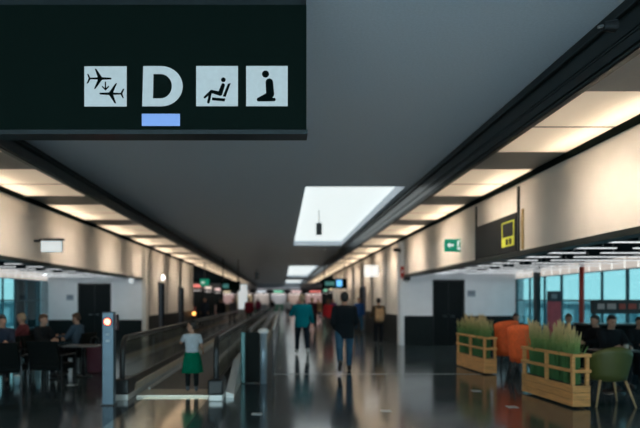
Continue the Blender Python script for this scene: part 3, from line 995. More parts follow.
# ------------------------------------------------------------------ planters
def planter(x, y, L, rz, label, glabel, seed):
    """Slatted oak planter, its near right corner post at the origin, running away along +y."""
    t_ = thing('wooden_planter', label, 'planter', (x, y, 0), rz, 'oak planters beside the cafe')
    W = .27
    for k_ in range(3):
        z = .03 + k_ * .105
        MB().box(0, .02, 0, L, z, z + .10, .003).build('slat', M_WOOD, t_)
        MB().box(.0, W, -.02, -.0005, z, z + .10, .003).build('slat', M_WOOD, t_)
        MB().box(W - .02, W, 0, L, z, z + .10, .003).build('slat', M_WOOD, t_)
        MB().box(.0, W, L + .0005, L + .02, z, z + .10, .003).build('slat', M_WOOD, t_)
    for (px_, py_) in ((.0, 0), (W - .05, 0), (0, L - .05), (W - .05, L - .05), (0, L / 2 - .025), (W - .05, L / 2 - .025)):
        MB().box(px_ - .002, px_ + .048, py_ - .001, py_ + .05, .34, .80, .004).build('post', M_WOOD, t_)
    for z in (.53, .76):
        MB().box(-.012, .03, -.02, L + .02, z, z + .045, .004).build('rail', M_WOOD, t_)
        MB().box(W - .03, W + .012, -.02, L + .02, z, z + .045, .004).build('rail', M_WOOD, t_)
        MB().box(-.012, W + .012, -.032, .0, z - .001, z + .044, .004).build('rail', M_WOOD, t_)
        MB().box(-.012, W + .012, L, L + .032, z - .001, z + .044, .004).build('rail', M_WOOD, t_)
    MB().box(.05, W - .05, .05, L - .05, .03, .345, .01).build('liner', M_SOIL, t_)
    # ornamental grass
    rnd = random.Random(seed)
    gm = mat_grass()
    g_ = MB()
    c_, s_ = math.cos(rz), math.sin(rz)
    clumps = [(rnd.uniform(.07, W - .07), .07 + (L - .14) * (q + rnd.random()) / 26) for q in range(26)]
    for i in range(1150):
        q = clumps[i % 26]
        bx, by = min(W - .06, max(.06, rnd.gauss(q[0], .03))), min(L - .06, max(.06, rnd.gauss(q[1], .03)))
        hgt = (.64 + .07 * math.sin(3 + q[1] * 9)) * rnd.uniform(.72, 1.22) + .08
        lean = Vector((rnd.gauss((bx - W / 2) * .3, .05), rnd.gauss(0, .055), 0))
        w = rnd.uniform(.004, .008)
        ang = rnd.uniform(0, PI)
        u = Vector((math.cos(ang), math.sin(ang), 0)) * w
        base = Vector((bx, by, .346))
        tip = base + lean + Vector((0, 0, hgt))
        mid = base + lean * .35 + Vector((0, 0, hgt * .6))
        n_ = Vector((-u.y, u.x, 0)) * .4
        vs = [g_.bm.verts.new(p) for p in (base - u, base + u, base + n_, mid - u * .8, mid + u * .8, mid + n_ * .8, tip)]
        for f in ((0, 1, 4, 3), (1, 2, 5, 4), (2, 0, 3, 5), (3, 4, 6), (4, 5, 6), (5, 3, 6)):
            g_.bm.faces.new([vs[q] for q in f])
        if i % 5 < 2:      # feathery pale seed heads
            hv = (tip - mid).normalized()
            g_.cone(tip - hv * .12, tip + hv * .015, .013, .004, 5)
    o = g_.build('ornamental_grass', gm, None, (x, y, 0), rz=rz)
    tag(o, glabel, 'grass', 'grass growing in the planters', 'stuff')


def mat_grass():
    if 'grass' in MATS:
        return MATS['grass']
    m = bpy.data.materials.new('grass')
    m.use_nodes = True
    nt = m.node_tree
    b = nt.nodes['Principled BSDF']
    tc = nt.nodes.new('ShaderNodeTexCoord')
    sp = nt.nodes.new('ShaderNodeSeparateXYZ')
    nz = nt.nodes.new('ShaderNodeTexNoise')
    nz.inputs['Scale'].default_value = 25
    nt.links.new(tc.outputs['Object'], sp.inputs[0])
    nt.links.new(tc.outputs['Object'], nz.inputs['Vector'])
    ma = nt.nodes.new('ShaderNodeMath')
    ma.operation = 'MULTIPLY_ADD'
    ma.inputs[1].default_value = .25
    nt.links.new(nz.outputs['Fac'], ma.inputs[0])
    nt.links.new(sp.outputs['Z'], ma.inputs[2])
    mr = nt.nodes.new('ShaderNodeMapRange')
    mr.inputs['From Min'].default_value = .82
    mr.inputs['From Max'].default_value = 1.30
    nt.links.new(ma.outputs[0], mr.inputs['Value'])
    rp = nt.nodes.new('ShaderNodeValToRGB')
    rp.color_ramp.elements[0].color = (.07, .20, .06, 1)
    rp.color_ramp.elements[1].color = (.70, .50, .24, 1)
    e_ = rp.color_ramp.elements.new(.45)
    e_.color = (.20, .33, .10, 1)
    nt.links.new(mr.outputs[0], rp.inputs['Fac'])
    nt.links.new(rp.outputs[0], b.inputs['Base Color'])
    b.inputs['Roughness'].default_value = .7
    MATS['grass'] = m
    return m


planter(4.27, 8.24, 1.44, math.radians(4.7), 'nearer slatted oak planter in front of the olive chair', 'pale-tipped green grass growing in the nearer oak planter', 3)
planter(4.33, 12.0, 1.60, math.radians(3.0), 'farther slatted oak planter left of the orange chairs', 'pale-tipped green grass growing in the farther oak planter', 4)

# ------------------------------------------------------------------ furniture
M_LEGW = mat('pale_wood_leg', (.42, .27, .13), .5, 0, .15, 8, stretch=(1, 1, 8))


def shell_chair(loc, rz, shell, legs, label, w=.58, seat=.45, top=.86, cat='chair', name='shell_chair', group=None, flat=.42):
    """Tub chair with a wrapping shell back on four splayed legs; faces +y."""
    t_ = thing(name, label, cat, loc, rz, group)
    n = 18
    lowf = flat
    # shell: swept wall, open at the front
    inner, outer = [], []
    rows = 7
    m_ = MB()
    grid_o, grid_i = [], []
    for r in range(rows):
        v = r / (rows - 1)
        ro, ri = [], []
        for i in range(n + 1):
            a_ = PI + (i / n) * PI * 1.0      # from -x round the back (-y) to +x
            s_ = math.sin((i / n) * PI)
            zt = seat - .04 + (top - seat + .04) * (lowf + (1 - lowf) * s_ ** .6)
            z = seat - .06 + (zt - seat + .06) * v
            rad = (w / 2) * (.80 + .22 * v - .10 * v * v * s_)
            ro.append((rad * math.cos(a_), rad * .92 * math.sin(a_) - .03 * v, z))
            ri.append(((rad - .028) * math.cos(a_), (rad - .028) * .92 * math.sin(a_) - .03 * v, z + (.0 if v < 1 else .004)))
        grid_o.append(ro)
        grid_i.append(ri)
    loops = [[p for p in o_] + [p for p in i_[::-1]] for o_, i_ in zip(grid_o, grid_i)]
    m_.rings(loops)
    m_.build('backrest', shell, t_, smooth=True)
    sp = MB()
    ring = lambda k_, z: [(w / 2 * k_ * .82 * math.cos(2 * PI * i / 24), w / 2 * k_ * .82 * math.sin(2 * PI * i / 24) * 1.0 + .03, z) for i in range(24)]
    sp.rings([ring(.80, seat - .09), ring(.95, seat - .06), ring(.96, seat - .02), ring(.85, seat + .005), ring(.4, seat - .005)])
    sp.build('seat', shell, t_, smooth=True)
    for sx_ in (-1, 1):
        for sy_ in (-1, 1):
            MB().cone((sx_ * w * .27, sy_ * w * .25, seat - .07), (sx_ * w * .42, sy_ * w * .40, 0), .021, .013, 10).build('leg', legs, t_, smooth=True)
    return t_


def table(loc, label, w, d, h, top, leg, rz=0):
    t_ = thing('cafe_table', label, 'table', loc, rz)
    MB().box(-w / 2, w / 2, -d / 2, d / 2, h - .03, h, .008).build('table_top', top, t_)
    MB().cone((0, 0, .03), (0, 0, h - .03), .035, .035).build('column', leg, t_, smooth=True)
    MB().cone((0, 0, 0), (0, 0, .03), min(w, d) * .36, min(w, d) * .33, 24).build('base', leg, t_)
    return t_


M_TTOP = mat('dark_table_top', (.035, .03, .027), .35)
M_DKUP = mat('black_upholstery', (.006, .008, .008), .8, 0, .1, 20, spec=.1)
shell_chair((4.99, 8.6, 0), math.radians(-4), M_OLIVE, M_LEGW, 'olive green shell chair with pale wooden legs beside the nearer planter', w=.68, seat=.46, top=.90)
shell_chair((4.78, 11.15, 0), math.radians(-12), M_ORANGE, M_BLACKM, 'orange tub chair seen from behind between the two planters', w=.58, seat=.45, top=1.12, group='orange chairs at the cafe edge', flat=.86)
shell_chair((4.98, 12.5, 0), math.radians(10), M_ORANGE, M_BLACKM, 'orange tub chair half hidden by the farther planter', w=.58, seat=.45, top=1.15, group='orange chairs at the cafe edge', flat=.86)
table((5.75, 9.70, 0), 'dark square cafe table at which the man in black sits', .7, .5, .74, M_TTOP, M_BLACKM)
table((5.65, 12.0, 0), 'dark square cafe table beside the orange chairs', .55, .55, .74, M_TTOP, M_BLACKM)
shell_chair((6.08, 10.35, 0), PI, M_DKUP, M_BLACKM, 'black tub chair under the man in black at the cafe table', w=.62, top=.82)
shell_chair((6.5, 11.6, 0), math.radians(100), M_DKUP, M_BLACKM, 'black tub chair under the dark-haired guest behind the man in black', w=.6, top=.82)
shell_chair((7.15, 11.2, 0), math.radians(170), M_DKUP, M_BLACKM, 'black tub chair under the guest at the right picture edge', w=.6, top=.82)
shell_chair((6.8, 13.3, 0), PI, M_DKUP, M_BLACKM, 'black tub chair by the cafe windows under a guest', w=.6, top=.82)
shell_chair((6.1, 14.6, 0), PI, M_DKUP, M_BLACKM, 'black tub chair near the pale wall, under a guest', w=.6, top=.82)

# roll-up banner, red
t = thing('banner_stand', 'upright red and black banner by the cafe windows', 'banner', (at(554, 0, 16.3).x, 16.3, 0))
MB().box(-.20, .20, -.01, .01, .06, 1.56).build('red_print', mat('red_banner', (.62, .08, .10), .5), t)
MB().box(-.20, .20, -.011, .011, 1.56, 1.86).build('dark_print', mat('dark_banner', (.03, .03, .04), .5), t)
MB().box(-.24, .24, -.1, .1, 0, .06, .01).build('base', M_STEEL, t)
MB().box(-.08, .08, -.016, -.0115, 1.64, 1.78).build('emblem', mat('grey_emblem', (.25, .25, .27), .5), t)

# snack counter with its board
a = at(598, 313, 14)
t = thing('snack_counter', 'dark snack counter with red and white board at the cafe windows', 'counter', (7.35, 12.3, 0))
MB().box(-.75, .75, -.3, .3, 0, 1.05, .02).build('counter_body', M_DKUP, t)
MB().box(-.80, .80, -.34, .34, 1.05, 1.09, .01).build('counter_top', M_TTOP, t)
bd = MB().box(-.55, .75, -.05, .05, 1.30, 1.60, .01).build('menu_board', mat('dark_board', (.02, .018, .018), .5), t)
for k, (u0, u1, mm) in enumerate(((-.45, -.30, 'p'), (-.24, -.05, 'p'), (0.02, .16, 'r'), (.22, .40, 'r'), (.46, .66, 'p'))):
    MB().box(u0, u1, -.062, -.0505, 1.40, 1.52).build('board_picture', mat('red_picture', (.35, .05, .03), .5) if mm == 'r' else mat('pale_picture', (.40, .30, .28), .5), bd)
for s in (-.5, .7):
    MB().box(s - .02, s + .02, -.02, .02, 1.09, 1.30).build('board_post', M_BLACKM, t)

# bench seats of the left bay
def bench_seat(loc, rz, label):
    t_ = thing('lounge_seat', label, 'seat', loc, rz, 'black lounge seats in the left bay')
    MB().box(-.30, .30, -.28, .30, .32, .43, .03).build('seat', M_DKUP, t_)
    MB().hexa([(-.30, -.26, .42), (.30, -.26, .42), (.30, -.20, .42), (-.30, -.20, .42)], [(-.29, -.40, .86), (.29, -.40, .86), (.29, -.33, .86), (-.29, -.33, .86)]).build('backrest', M_DKUP, t_)
    for s_ in (-1, 1):
        MB().box(s_ * .31 - .02, s_ * .31 + .02, -.26, .24, .58, .61, .006).build('armrest', M_BLACKM, t_)
        for yy in (-.22, .22):
            MB().box(s_ * .31 - .015, s_ * .31 + .015, yy - .015, yy + .015, 0, .58).build('leg', M_BLACKM, t_)
    return t_


LS = [(-5.5, 11.0, 200, 'at the left picture edge, turned to the camera'), (-5.9, 12.6, 100, 'second from the left picture edge'),
      (-4.95, 11.7, 250, 'in the middle of the left group'), (-4.7, 12.7, 80, 'closest to the red light post'),
      (-4.95, 10.05, 10, 'empty, nearest the camera'), (-4.25, 10.4, -10, 'empty, right of the other empty one')]
for x, y, d, l in LS:
    bench_seat((x, y, 0), math.radians(d), 'black lounge seat ' + l)
t = table((-4.15, 11.7, 0), 'low dark table in the left seating group', .7, .5, .66, mat('grey_table_top', (.16, .18, .19), .3), M_BLACKM)
t = thing('shoulder_bag', 'maroon bag on the floor left of the red light post', 'bag', (at(95, 0, 12.4).x, 12.4, 0))
MB().box(-.17, .17, -.08, .08, .0, .62, .05).build('bag_body', mat('maroon_bag', (.10, .02, .04), .6), t)
MB().tube([(-.1, 0, .60), (-.08, 0, .75), (0, 0, .80), (.08, 0, .75), (.1, 0, .60)], .012).build('strap', M_BLACK, t)
a = at(17, 384, 10.6)
t = thing('paper_cup', 'pale blue cup standing on the floor by the left seats', 'cup', (a.x, 10.6, 0))
MB().cone((0, 0, 0), (0, 0, .16), .045, .06).build('cup_body', mat('pale_blue_cup', (.30, .50, .56), .5), t, smooth=True)
MB().cone((0, 0, .16), (0, 0, .175), .064, .060).build('lid', mat('white_lid', (.6, .66, .68), .5), t)

# ------------------------------------------------------------------ people
def solidify(mb, voxel, smooth=3):
    """Melt overlapping pieces into one continuous skin; returns the mesh."""
    me = bpy.data.meshes.new('tmp')
    bmesh.ops.recalc_face_normals(mb.bm, faces=mb.bm.faces[:])
    mb.bm.to_mesh(me)
    mb.bm.free()
    o = bpy.data.objects.new('tmp', me)
    COL.objects.link(o)
    r = o.modifiers.new('r', 'REMESH')
    r.mode = 'VOXEL'
    r.voxel_size = voxel
    s = o.modifiers.new('s', 'SMOOTH')
    s.factor = .5
    s.iterations = smooth
    dg = bpy.context.evaluated_depsgraph_get()
    out_ = bpy.data.meshes.new_from_object(o.evaluated_get(dg))
    bpy.data.objects.remove(o)
    bpy.data.meshes.remove(me)
    for p in out_.polygons:
        p.use_smooth = True
    return out_


def put(name, me, m, parent):
    me.materials.clear()
    me.materials.append(m)
    me.name = name
    o = bpy.data.objects.new(name, me)
    COL.objects.link(o)
    o.parent = parent
    return o


def RX(a):
    return Matrix.Rotation(a, 3, 'X')


def RY(a):
    return Matrix.Rotation(a, 3, 'Y')


def RZ(a):
    return Matrix.Rotation(a, 3, 'Z')


def figure(label, loc, face, height=1.75, pelvis=.92, legs=((0, 0), (0, 0)), arms=((5, 6, 10), (5, 6, 10)), lean=0, turn=0, nod=0,
           top=('jacket', None, 'long'), bottom=('trousers', None), shoes=None, hair=M_HAIRD, hairstyle='short', voxel=.011, build=1.0, skirt=None, child=False, group=None, hem=.80, skin=None):
    """face: heading in degrees, 0 looks down the hall (+y), 180 to the camera.
    legs: (hip flexion, knee flexion); arms: (shoulder flexion, abduction, elbow flexion), left then right."""
    t_ = thing('person', label, 'person', loc, math.radians(face), group)
    s = height / 1.75
    hs = 1.22 if child else (1.1 if build > 1.1 else 1.04)
    skin = skin or M_SKIN
    pv = Vector((0, 0, pelvis))
    R = RX(math.radians(-lean))
    body, cl, br = MB(), MB(), MB()
    g_ = .013
    bw = build

    def T(p):                 # torso point, given for a standing figure with the pelvis at .92
        return pv + R @ (Vector(p) - Vector((0, 0, .92)))

    # torso loft
    prof_ = [(.83, .13, .10), (.90, .165, .115), (.97, .168, .118), (1.08, .145, .102), (1.20, .158, .112), (1.32, .176, .118), (1.40, .178, .105), (1.445, .135, .085), (1.475, .07, .065)]

    def ell_ring(z, rx, ry, y=0, n=20):
        return [T((rx * math.cos(2 * PI * i / n), y + ry * math.sin(2 * PI * i / n), z)) for i in range(n)]
    body.rings([ell_ring(z, rx * bw, ry * bw) for z, rx, ry in prof_])
    # neck and head
    nk, hd = T((0, .0, 1.43)), T((0, .015, 1.545))
    body.capsule(nk, hd, .062 * min(bw, 1.15), .056)
    RH = R @ RZ(math.radians(turn)) @ RX(math.radians(-nod))
    hc = T((0, .02, 1.635 + (.03 if child else -.012)))
    hp = lambda x, y, z: hc + RH @ (Vector((x, y, z)) * hs)
    he = lambda m_, c, rx, ry, rz: m_.ell(hp(*c), rx * hs, ry * hs, rz * hs, RH)
    he(body, (0, -.005, .02), .076, .095, .095)
    he(body, (0, .028, -.045), .060, .066, .075)
    he(body, (0, .062, -.085), .030, .030, .028)
    body.capsule(hp(0, .088, .015), hp(0, .108, -.028), .012 * hs, .017 * hs)
    he(body, (0, .080, -.062), .026, .016, .012)
    he(body, (0, .076, .032), .052, .018, .012)
    for sd in (-1, 1):
        he(body, (sd * .077, -.005, -.01), .012, .022, .034)
    # legs
    joints = []
    for i, sd in enumerate((-1, 1)):
        hip, kn = legs[i][0], legs[i][1]
        hj = T((sd * .092 * bw, 0, .90))
        kd = RX(math.radians(hip)) @ Vector((sd * .03, 0, -1))
        kj = hj + kd.normalized() * .425
        ad = RX(math.radians(hip - kn)) @ Vector((0, 0, -1))
        aj = kj + ad * .40
        joints.append((hj, kj, aj, hip - kn))
        body.capsule(hj, kj, .080 * bw, .054)
        body.capsule(kj, aj, .055, .038)
        fr = RX(math.radians((hip - kn) * .8 if hip - kn < 0 else (hip - kn) * .4))
        heel, toe = aj + fr @ Vector((0, -.03, -.045)), aj + fr @ Vector((sd * .015, .15, -.055))
        body.capsule(heel, toe, .035, .028)
        sh = MB().capsule(heel + fr @ Vector((0, -.012, 0)), toe + fr @ Vector((0, .015, 0)), .048, .042)
        sh.capsule(aj + Vector((0, 0, .02)), heel, .05, .05)
        sh.bm.verts.ensure_lookup_table()
        # flat soles
        zz = min(heel.z, toe.z) - .034
        if abs(hip - kn) < 12:
            for v in sh.bm.verts:
                v.co.z = max(v.co.z, zz)
        put('shoe', solidify(sh, max(voxel, .012), 1), shoes or M_BLACK, t_)
        br.capsule(hj, kj, .088 * bw + g_, .062 + g_)
        ank = aj + (kj - aj).normalized() * .03
        br.cone(kj, ank, .063 + g_, .052 + g_ * .6)
        br.ell(kj, .063 + g_, .063 + g_, .063 + g_)
    # hips of the trousers
    br.rings([ell_ring(z, rx * bw + g_, ry * bw + g_) for z, rx, ry in ((.82, .14, .105), (.90, .168, .118), (.97, .168, .118), (1.02, .160, .110))])
    # arms
    for i, sd in enumerate((-1, 1)):
        fl, ab, el = arms[i][:3]
        twist = arms[i][3] if len(arms[i]) > 3 else 0
        sj = T((sd * .175 * bw, 0, 1.395))
        A = R @ RY(math.radians(-sd * ab)) @ RX(math.radians(fl))
        uj = sj + A @ Vector((0, 0, -.29))
        B = A @ RZ(math.radians(sd * twist)) @ RX(math.radians(el))
        wj = uj + B @ Vector((0, 0, -.25))
        body.capsule(T((sd * .12 * bw, 0, 1.40)), sj, .058, .056)
        body.capsule(sj, uj, .053, .041)
        body.capsule(uj, wj, .042, .027)
        # hand: palm, four unequal curled fingers, thumb
        C = B @ RX(math.radians(8))
        pm = wj + C @ Vector((0, 0, -.045))
        body.ell(pm, .018, .040, .050, C)
        fr_ = max(.0085, voxel * .8)
        for q, (off, ln) in enumerate(((.030, .070), (.010, .080), (-.011, .074), (-.030, .058))):
            b0 = wj + C @ Vector((0, off, -.082))
            b1 = b0 + C @ RX(0) @ Vector((-sd * .012, off * .15, -ln * .5))
            b2 = b1 + C @ Vector((-sd * .028, 0, -ln * .42))
            body.capsule(b0, b1, fr_, fr_ * .95, 8)
            body.capsule(b1, b2, fr_ * .95, fr_ * .8, 8)
        th0 = wj + C @ Vector((0, .030, -.030))
        th1 = th0 + C @ Vector((-sd * .012, .030, -.035))
        body.capsule(th0, th1, fr_ * 1.25, fr_ * 1.1, 8)
        body.capsule(th1, th1 + C @ Vector((-sd * .012, .006, -.030)), fr_ * 1.1, fr_ * .9, 8)
        # sleeves
        cl.capsule(T((sd * .10 * bw, 0, 1.40)), sj, .066 + g_, .064 + g_)
        if top[2] == 'long':
            cl.capsule(sj, uj, .062 + g_, .050 + g_)
            cl.cone(uj, wj, .052 + g_, .038 + g_)
            cl.ell(uj, .051 + g_, .051 + g_, .051 + g_)
        else:
            cl.cone(sj, sj + (uj - sj) * .62, .062 + g_, .056 + g_)
            cl.ell(sj, .062 + g_, .062 + g_, .062 + g_)
    hz = hem
    cprof = [(hz, .172, .125), (.90, .176, .126), (.97, .174, .124), (1.08, .158, .114), (1.20, .166, .120), (1.32, .182, .124), (1.40, .184, .112), (1.45, .135, .090), (1.478, .075, .072)]
    cl.rings([ell_ring(z, rx * bw + g_, ry * bw + g_) for z, rx, ry in cprof if z == hz or z > hz + .02])
    put('body', solidify(body, voxel, 3), skin, t_)
    put(top[0], solidify(cl, max(voxel, .012), 4), top[1], t_)
    put(bottom[0], solidify(br, max(voxel, .012), 4), bottom[1], t_)
    # hair
    hr = MB()
    he(hr, (0, -.026, .042), .084, .088, .088)
    he(hr, (0, .028, .086), .062, .056, .034)
    if hairstyle == 'short':
        he(hr, (0, -.050, -.005), .070, .062, .075)
    elif hairstyle == 'long':
        he(hr, (0, -.060, -.06), .085, .060, .12)
        he(hr, (0, -.062, -.15), .070, .045, .08)
    elif hairstyle == 'bun':
        he(hr, (0, -.050, -.005), .070, .062, .070)
        he(hr, (0, -.095, .085), .042, .042, .042)
    put('hair', solidify(hr, max(voxel, .011), 3), hair, t_)
    # eyes, mouth
    if voxel < .0125:
        for sd in (-1, 1):
            em = MB()
            he(em, (sd * .030, .083, .006), .013, .010, .008)
            em.build('eye', M_EYE, t_, smooth=True)
        lm = MB()
        he(lm, (0, .093, -.064), .022, .008, .006)
        lm.build('mouth', M_LIP, t_, smooth=True)
    if skirt:
        m_ = MB()
        n = 28
        rr = []
        for z, rx, ry, wv in ((1.03, .168, .122, 0), (.95, .200, .150, .004), (.78, .235, .185, .012), (.58, .262, .215, .020), (.46, .275, .225, .024)):
            rr.append([T(((rx + wv * math.cos(7 * 2 * PI * i / n)) * math.cos(2 * PI * i / n), (ry + wv * math.cos(7 * 2 * PI * i / n)) * math.sin(2 * PI * i / n), z)) for i in range(n)])
        m_.rings(rr, cap=False)
        b_ = m_.bm
        bmesh.ops.solidify(b_, geom=b_.faces[:], thickness=.008)
        m_.build('skirt', skirt, t_, smooth=True)
    t_.scale = (s, s, s)
    # stand it on its lowest point
    bpy.context.view_layer.update()
    zmin = min((o.matrix_local @ v.co).z for o in t_.children for v in o.data.vertices)
    t_.location.z = loc[2] - zmin * s
    return t_


def gd(px, py):
    D = 896.0 / (py - CY)
    return ((px - CX) / F * D, D, 0)


C_ = cloth
WALK = ((22, 8), (-14, 22))
WALK2 = ((-22, 34), (24, 8))
STAND = ((2, 2), (-2, 2))
# the child at the walkway
c = gd(192, 393)
figure('child in grey T-shirt and green skirt standing at the walkway entrance', (c[0], c[1], .035), 12, 1.155, legs=((3, 3), (-3, 2)), arms=((46, 30, 66), (14, 18, 40)), turn=62, nod=5,
       top=('t_shirt', C_('light_grey_cotton', (.52, .56, .60)), 'short'), bottom=('leggings', C_('black_leggings', (.012, .016, .016))), skirt=C_('emerald_cotton', (.0, .27, .14)),
       shoes=mat('grey_shoe', (.10, .12, .13), .6), hair=M_HAIRD, hairstyle='bun', child=True, voxel=.012, hem=.98)
# the two men walking away
figure('person in teal jacket and dark trousers walking away, left of the two', gd(302, 355), 4, 1.76, legs=WALK, arms=((30, 24, 78, 30), (10, 14, 24)), nod=8,
       top=('jacket', C_('teal_fleece', (.0, .19, .23)), 'long'), bottom=('trousers', C_('dark_navy_denim', (.014, .022, .034))), shoes=mat('white_shoe', (.6, .6, .58), .5), hair=M_HAIRL, voxel=.012, build=1.2)
figure('person in black jacket and blue jeans walking away in the middle', gd(344.5, 372), -3, 1.80, legs=WALK2, arms=((-4, 12, 62, 25), (10, 12, 58, 25)), nod=8,
       top=('jacket', C_('black_jacket', (.010, .014, .018)), 'long'), bottom=('jeans', C_('blue_denim', (.03, .10, .17))), shoes=M_BLACK, hair=M_HAIRD, voxel=.011, build=1.13, hem=.76)
# right side, tan backpack
c = gd(378.5, 345)
figure('person with a tan backpack standing by the far right wall', c, 0, 1.66, legs=STAND, top=('jacket', C_('brown_coat', (.09, .06, .04)), 'long'),
       bottom=('trousers', C_('black_trousers', (.012, .013, .016))), hair=M_HAIRD, voxel=.016, arms=((18, 10, 50), (18, 10, 50)))
t = thing('backpack', 'tan backpack on the person by the far right wall', 'backpack', (c[0], c[1] - .25, 1.07))
MB().box(-.15, .15, -.09, .09, -.22, .22, .06).build('pack', C_('tan_canvas', (.42, .25, .13)), t, smooth=True)
MB().box(-.11, .11, -.13, -.085, -.17, .02, .03).build('front_pocket', C_('tan_canvas', (.42, .25, .13)), t, smooth=True)
for s_ in (-1, 1):
    MB().tube([(s_ * .10, .08, .20), (s_ * .11, .10, .26), (s_ * .12, .14, .29)], .018).build('strap', C_('tan_canvas', (.42, .25, .13)), t)

FAR = [  # px, feet py, heading, height, top, trousers, hair, label
    (328.5, 333, 0, 1.68, ('red_coat', (.35, .02, .025)), ('grey_trousers', (.06, .05, .05)), M_HAIRB, 'person in red coat far off between the two walking men'),
    (312, 330, 5, 1.74, ('dark_maroon_coat', (.07, .02, .03)), ('black_trousers', (.012, .013, .016)), M_HAIRL, 'fair-haired person in dark coat close to the teal jacket, far off'),
    (318, 322, 175, 1.72, ('sand_coat', (.32, .22, .14)), ('dark_navy_denim', (.014, .022, .034)), M_HAIRD, 'person in sand coat coming closer, right of the fair-haired one'),
    (359, 333, 178, 1.72, ('blue_coat', (.02, .07, .20)), ('blue_denim', (.03, .10, .17)), M_HAIRD, 'person in blue coat beside the navy door'),
    (333, 323, 180, 1.70, ('violet_coat', (.15, .07, .20)), ('dark_navy_denim', (.014, .022, .034)), M_HAIRB, 'person in violet coat behind the black jacket, far off'),
    (249, 326, 0, 1.72, ('dark_red_coat', (.20, .015, .03)), ('black_trousers', (.012, .013, .016)), M_HAIRB, 'person in dark red coat far along the first walkway'),
    (221, 327, 10, 1.78, ('black_coat', (.012, .014, .016)), ('black_trousers', (.012, .013, .016)), M_HAIRD, 'person in black coat beyond the child, left of the walkways'),
    (205, 325, 170, 1.74, ('navy_coat', (.02, .03, .05)), ('dark_navy_denim', (.014, .022, .034)), M_HAIRD, 'person in navy coat at the end of the left wall'),
    (233, 322, 180, 1.72, ('grey_coat', (.12, .12, .13)), ('black_trousers', (.012, .013, .016)), M_HAIRB, 'person in grey coat near the glowing white panel'),
    (258, 318, 0, 1.72, ('burgundy_coat', (.14, .02, .05)), ('black_trousers', (.012, .013, .016)), M_HAIRD, 'person in burgundy coat, far left of the hall end'),
    (288, 317, 0, 1.72, ('white_coat', (.5, .5, .5)), ('dark_navy_denim', (.014, .022, .034)), M_HAIRL, 'person in white coat at the far end, left of teal jacket'),
    (272, 315.8, 180, 1.70, ('black_coat', (.012, .014, .016)), ('blue_denim', (.03, .10, .17)), M_HAIRD, 'person in black coat at the far end beyond the barrier'),
    (299, 314.5, 180, 1.75, ('pink_coat', (.45, .20, .20)), ('black_trousers', (.012, .013, .016)), M_HAIRB, 'person in pink coat at the very end of the hall'),
]
for i, (px, py, fc, hh, tp, bt, hr, lab) in enumerate(FAR):
    g0 = gd(px, py)
    if -2.4 < g0[0] < -1.2 and g0[1] < 54:
        g0 = (g0[0], g0[1], .032)      # standing on the belt
    figure(lab, g0, fc, hh, legs=WALK if i % 2 else WALK2, top=('coat', C_(*tp), 'long'), bottom=('trousers', C_(*bt)), hair=hr,
           hairstyle='long' if i in (0, 4, 9) else 'short', voxel=.022, group=None, build=1.05 + .06 * (i % 3))

SIT = ((84, 84), (80, 80))
# guests of the left bay
LP = [(-5.5, 11.0, 200, ('navy_coat', (.02, .03, .05)), M_HAIRD, 20, 'seated person in navy coat at the left picture edge'),
      (-5.9, 12.6, 100, ('maroon_top', (.12, .03, .035)), M_HAIRL, -20, 'seated fair-haired person in maroon top, second from the left edge'),
      (-4.95, 11.7, 250, ('black_coat', (.012, .014, .016)), M_HAIRB, 0, 'seated brown-haired person in black coat, middle of the left group'),
      (-4.7, 12.7, 80, ('slate_top', (.06, .10, .14)), M_HAIRB, 0, 'seated person in slate blue top closest to the red light post')]
for x, y, d, tp, hr, tr, lab in LP:
    r_ = math.radians(d)
    figure(lab, (x + .10 * math.sin(r_), y - .10 * math.cos(r_), 0), d, 1.62, pelvis=.54, legs=SIT, arms=((40, 8, 58, 15), (34, 8, 66, 15)), lean=4, turn=tr, nod=12,
           top=('jacket', C_(*tp), 'long'), bottom=('trousers', C_('black_trousers', (.012, .013, .016))), hair=hr, voxel=.014, hem=.86)
# guests of the cafe
RP = [(6.08, 10.35, 180, ('black_coat', (.012, .014, .016)), M_HAIRD, 0, 'man in black sitting at the cafe table, facing the camera', 1.64, 'short'),
      (6.5, 11.6, 100, ('black_coat', (.012, .014, .016)), M_HAIRD, 0, 'dark-haired guest in black seated behind the man in black', 1.60, 'short'),
      (7.15, 11.2, 170, ('black_coat', (.012, .014, .016)), M_HAIRD, 0, 'guest in black seated at the right picture edge', 1.58, 'short'),
      (6.8, 13.3, 180, ('navy_coat', (.02, .03, .05)), M_HAIRB, 0, 'guest seated by the cafe windows right of the red banner', 1.58, 'short'),
      (6.1, 14.6, 180, ('black_coat', (.012, .014, .016)), M_HAIRD, 0, 'guest seated left of the red banner, behind the grass', 1.56, 'short')]
for x, y, d, tp, hr, tr, lab, hh, hst in RP:
    r_ = math.radians(d)
    figure(lab, (x + .06 * math.sin(r_), y - .06 * math.cos(r_), 0), d, hh, pelvis=.55, legs=SIT, arms=((44, 12, 50, 25), (40, 12, 60, 25)), lean=6, turn=tr, nod=6,
           top=('jacket', C_(*tp), 'long'), bottom=('trousers', C_('black_trousers', (.012, .013, .016))), hair=hr, hairstyle=hst, voxel=.012 if y < 11.0 else .016, hem=.86, build=1.1)
t = thing('coffee_cup', 'pale cup on the cafe table in front of the man in black', 'cup', (5.90, 9.60, .74))
MB().cone((0, 0, 0), (0, 0, .10), .032, .042).build('cup_body', mat('paper_cup', (.6, .52, .42), .6), t, smooth=True)
MB().cone((0, 0, .10), (0, 0, .112), .045, .042).build('lid', M_BLACK, t)

# ------------------------------------------------------------------ far shops
shop_cols = [((1, .82, .72), 'rose'), ((1, .95, .9), 'white'), ((1, .72, .70), 'pink'), ((.85, .93, 1), 'cool'), ((1, .85, .55), 'amber'), ((1, .25, .22), 'red'), ((.3, .9, .6), 'mint')]


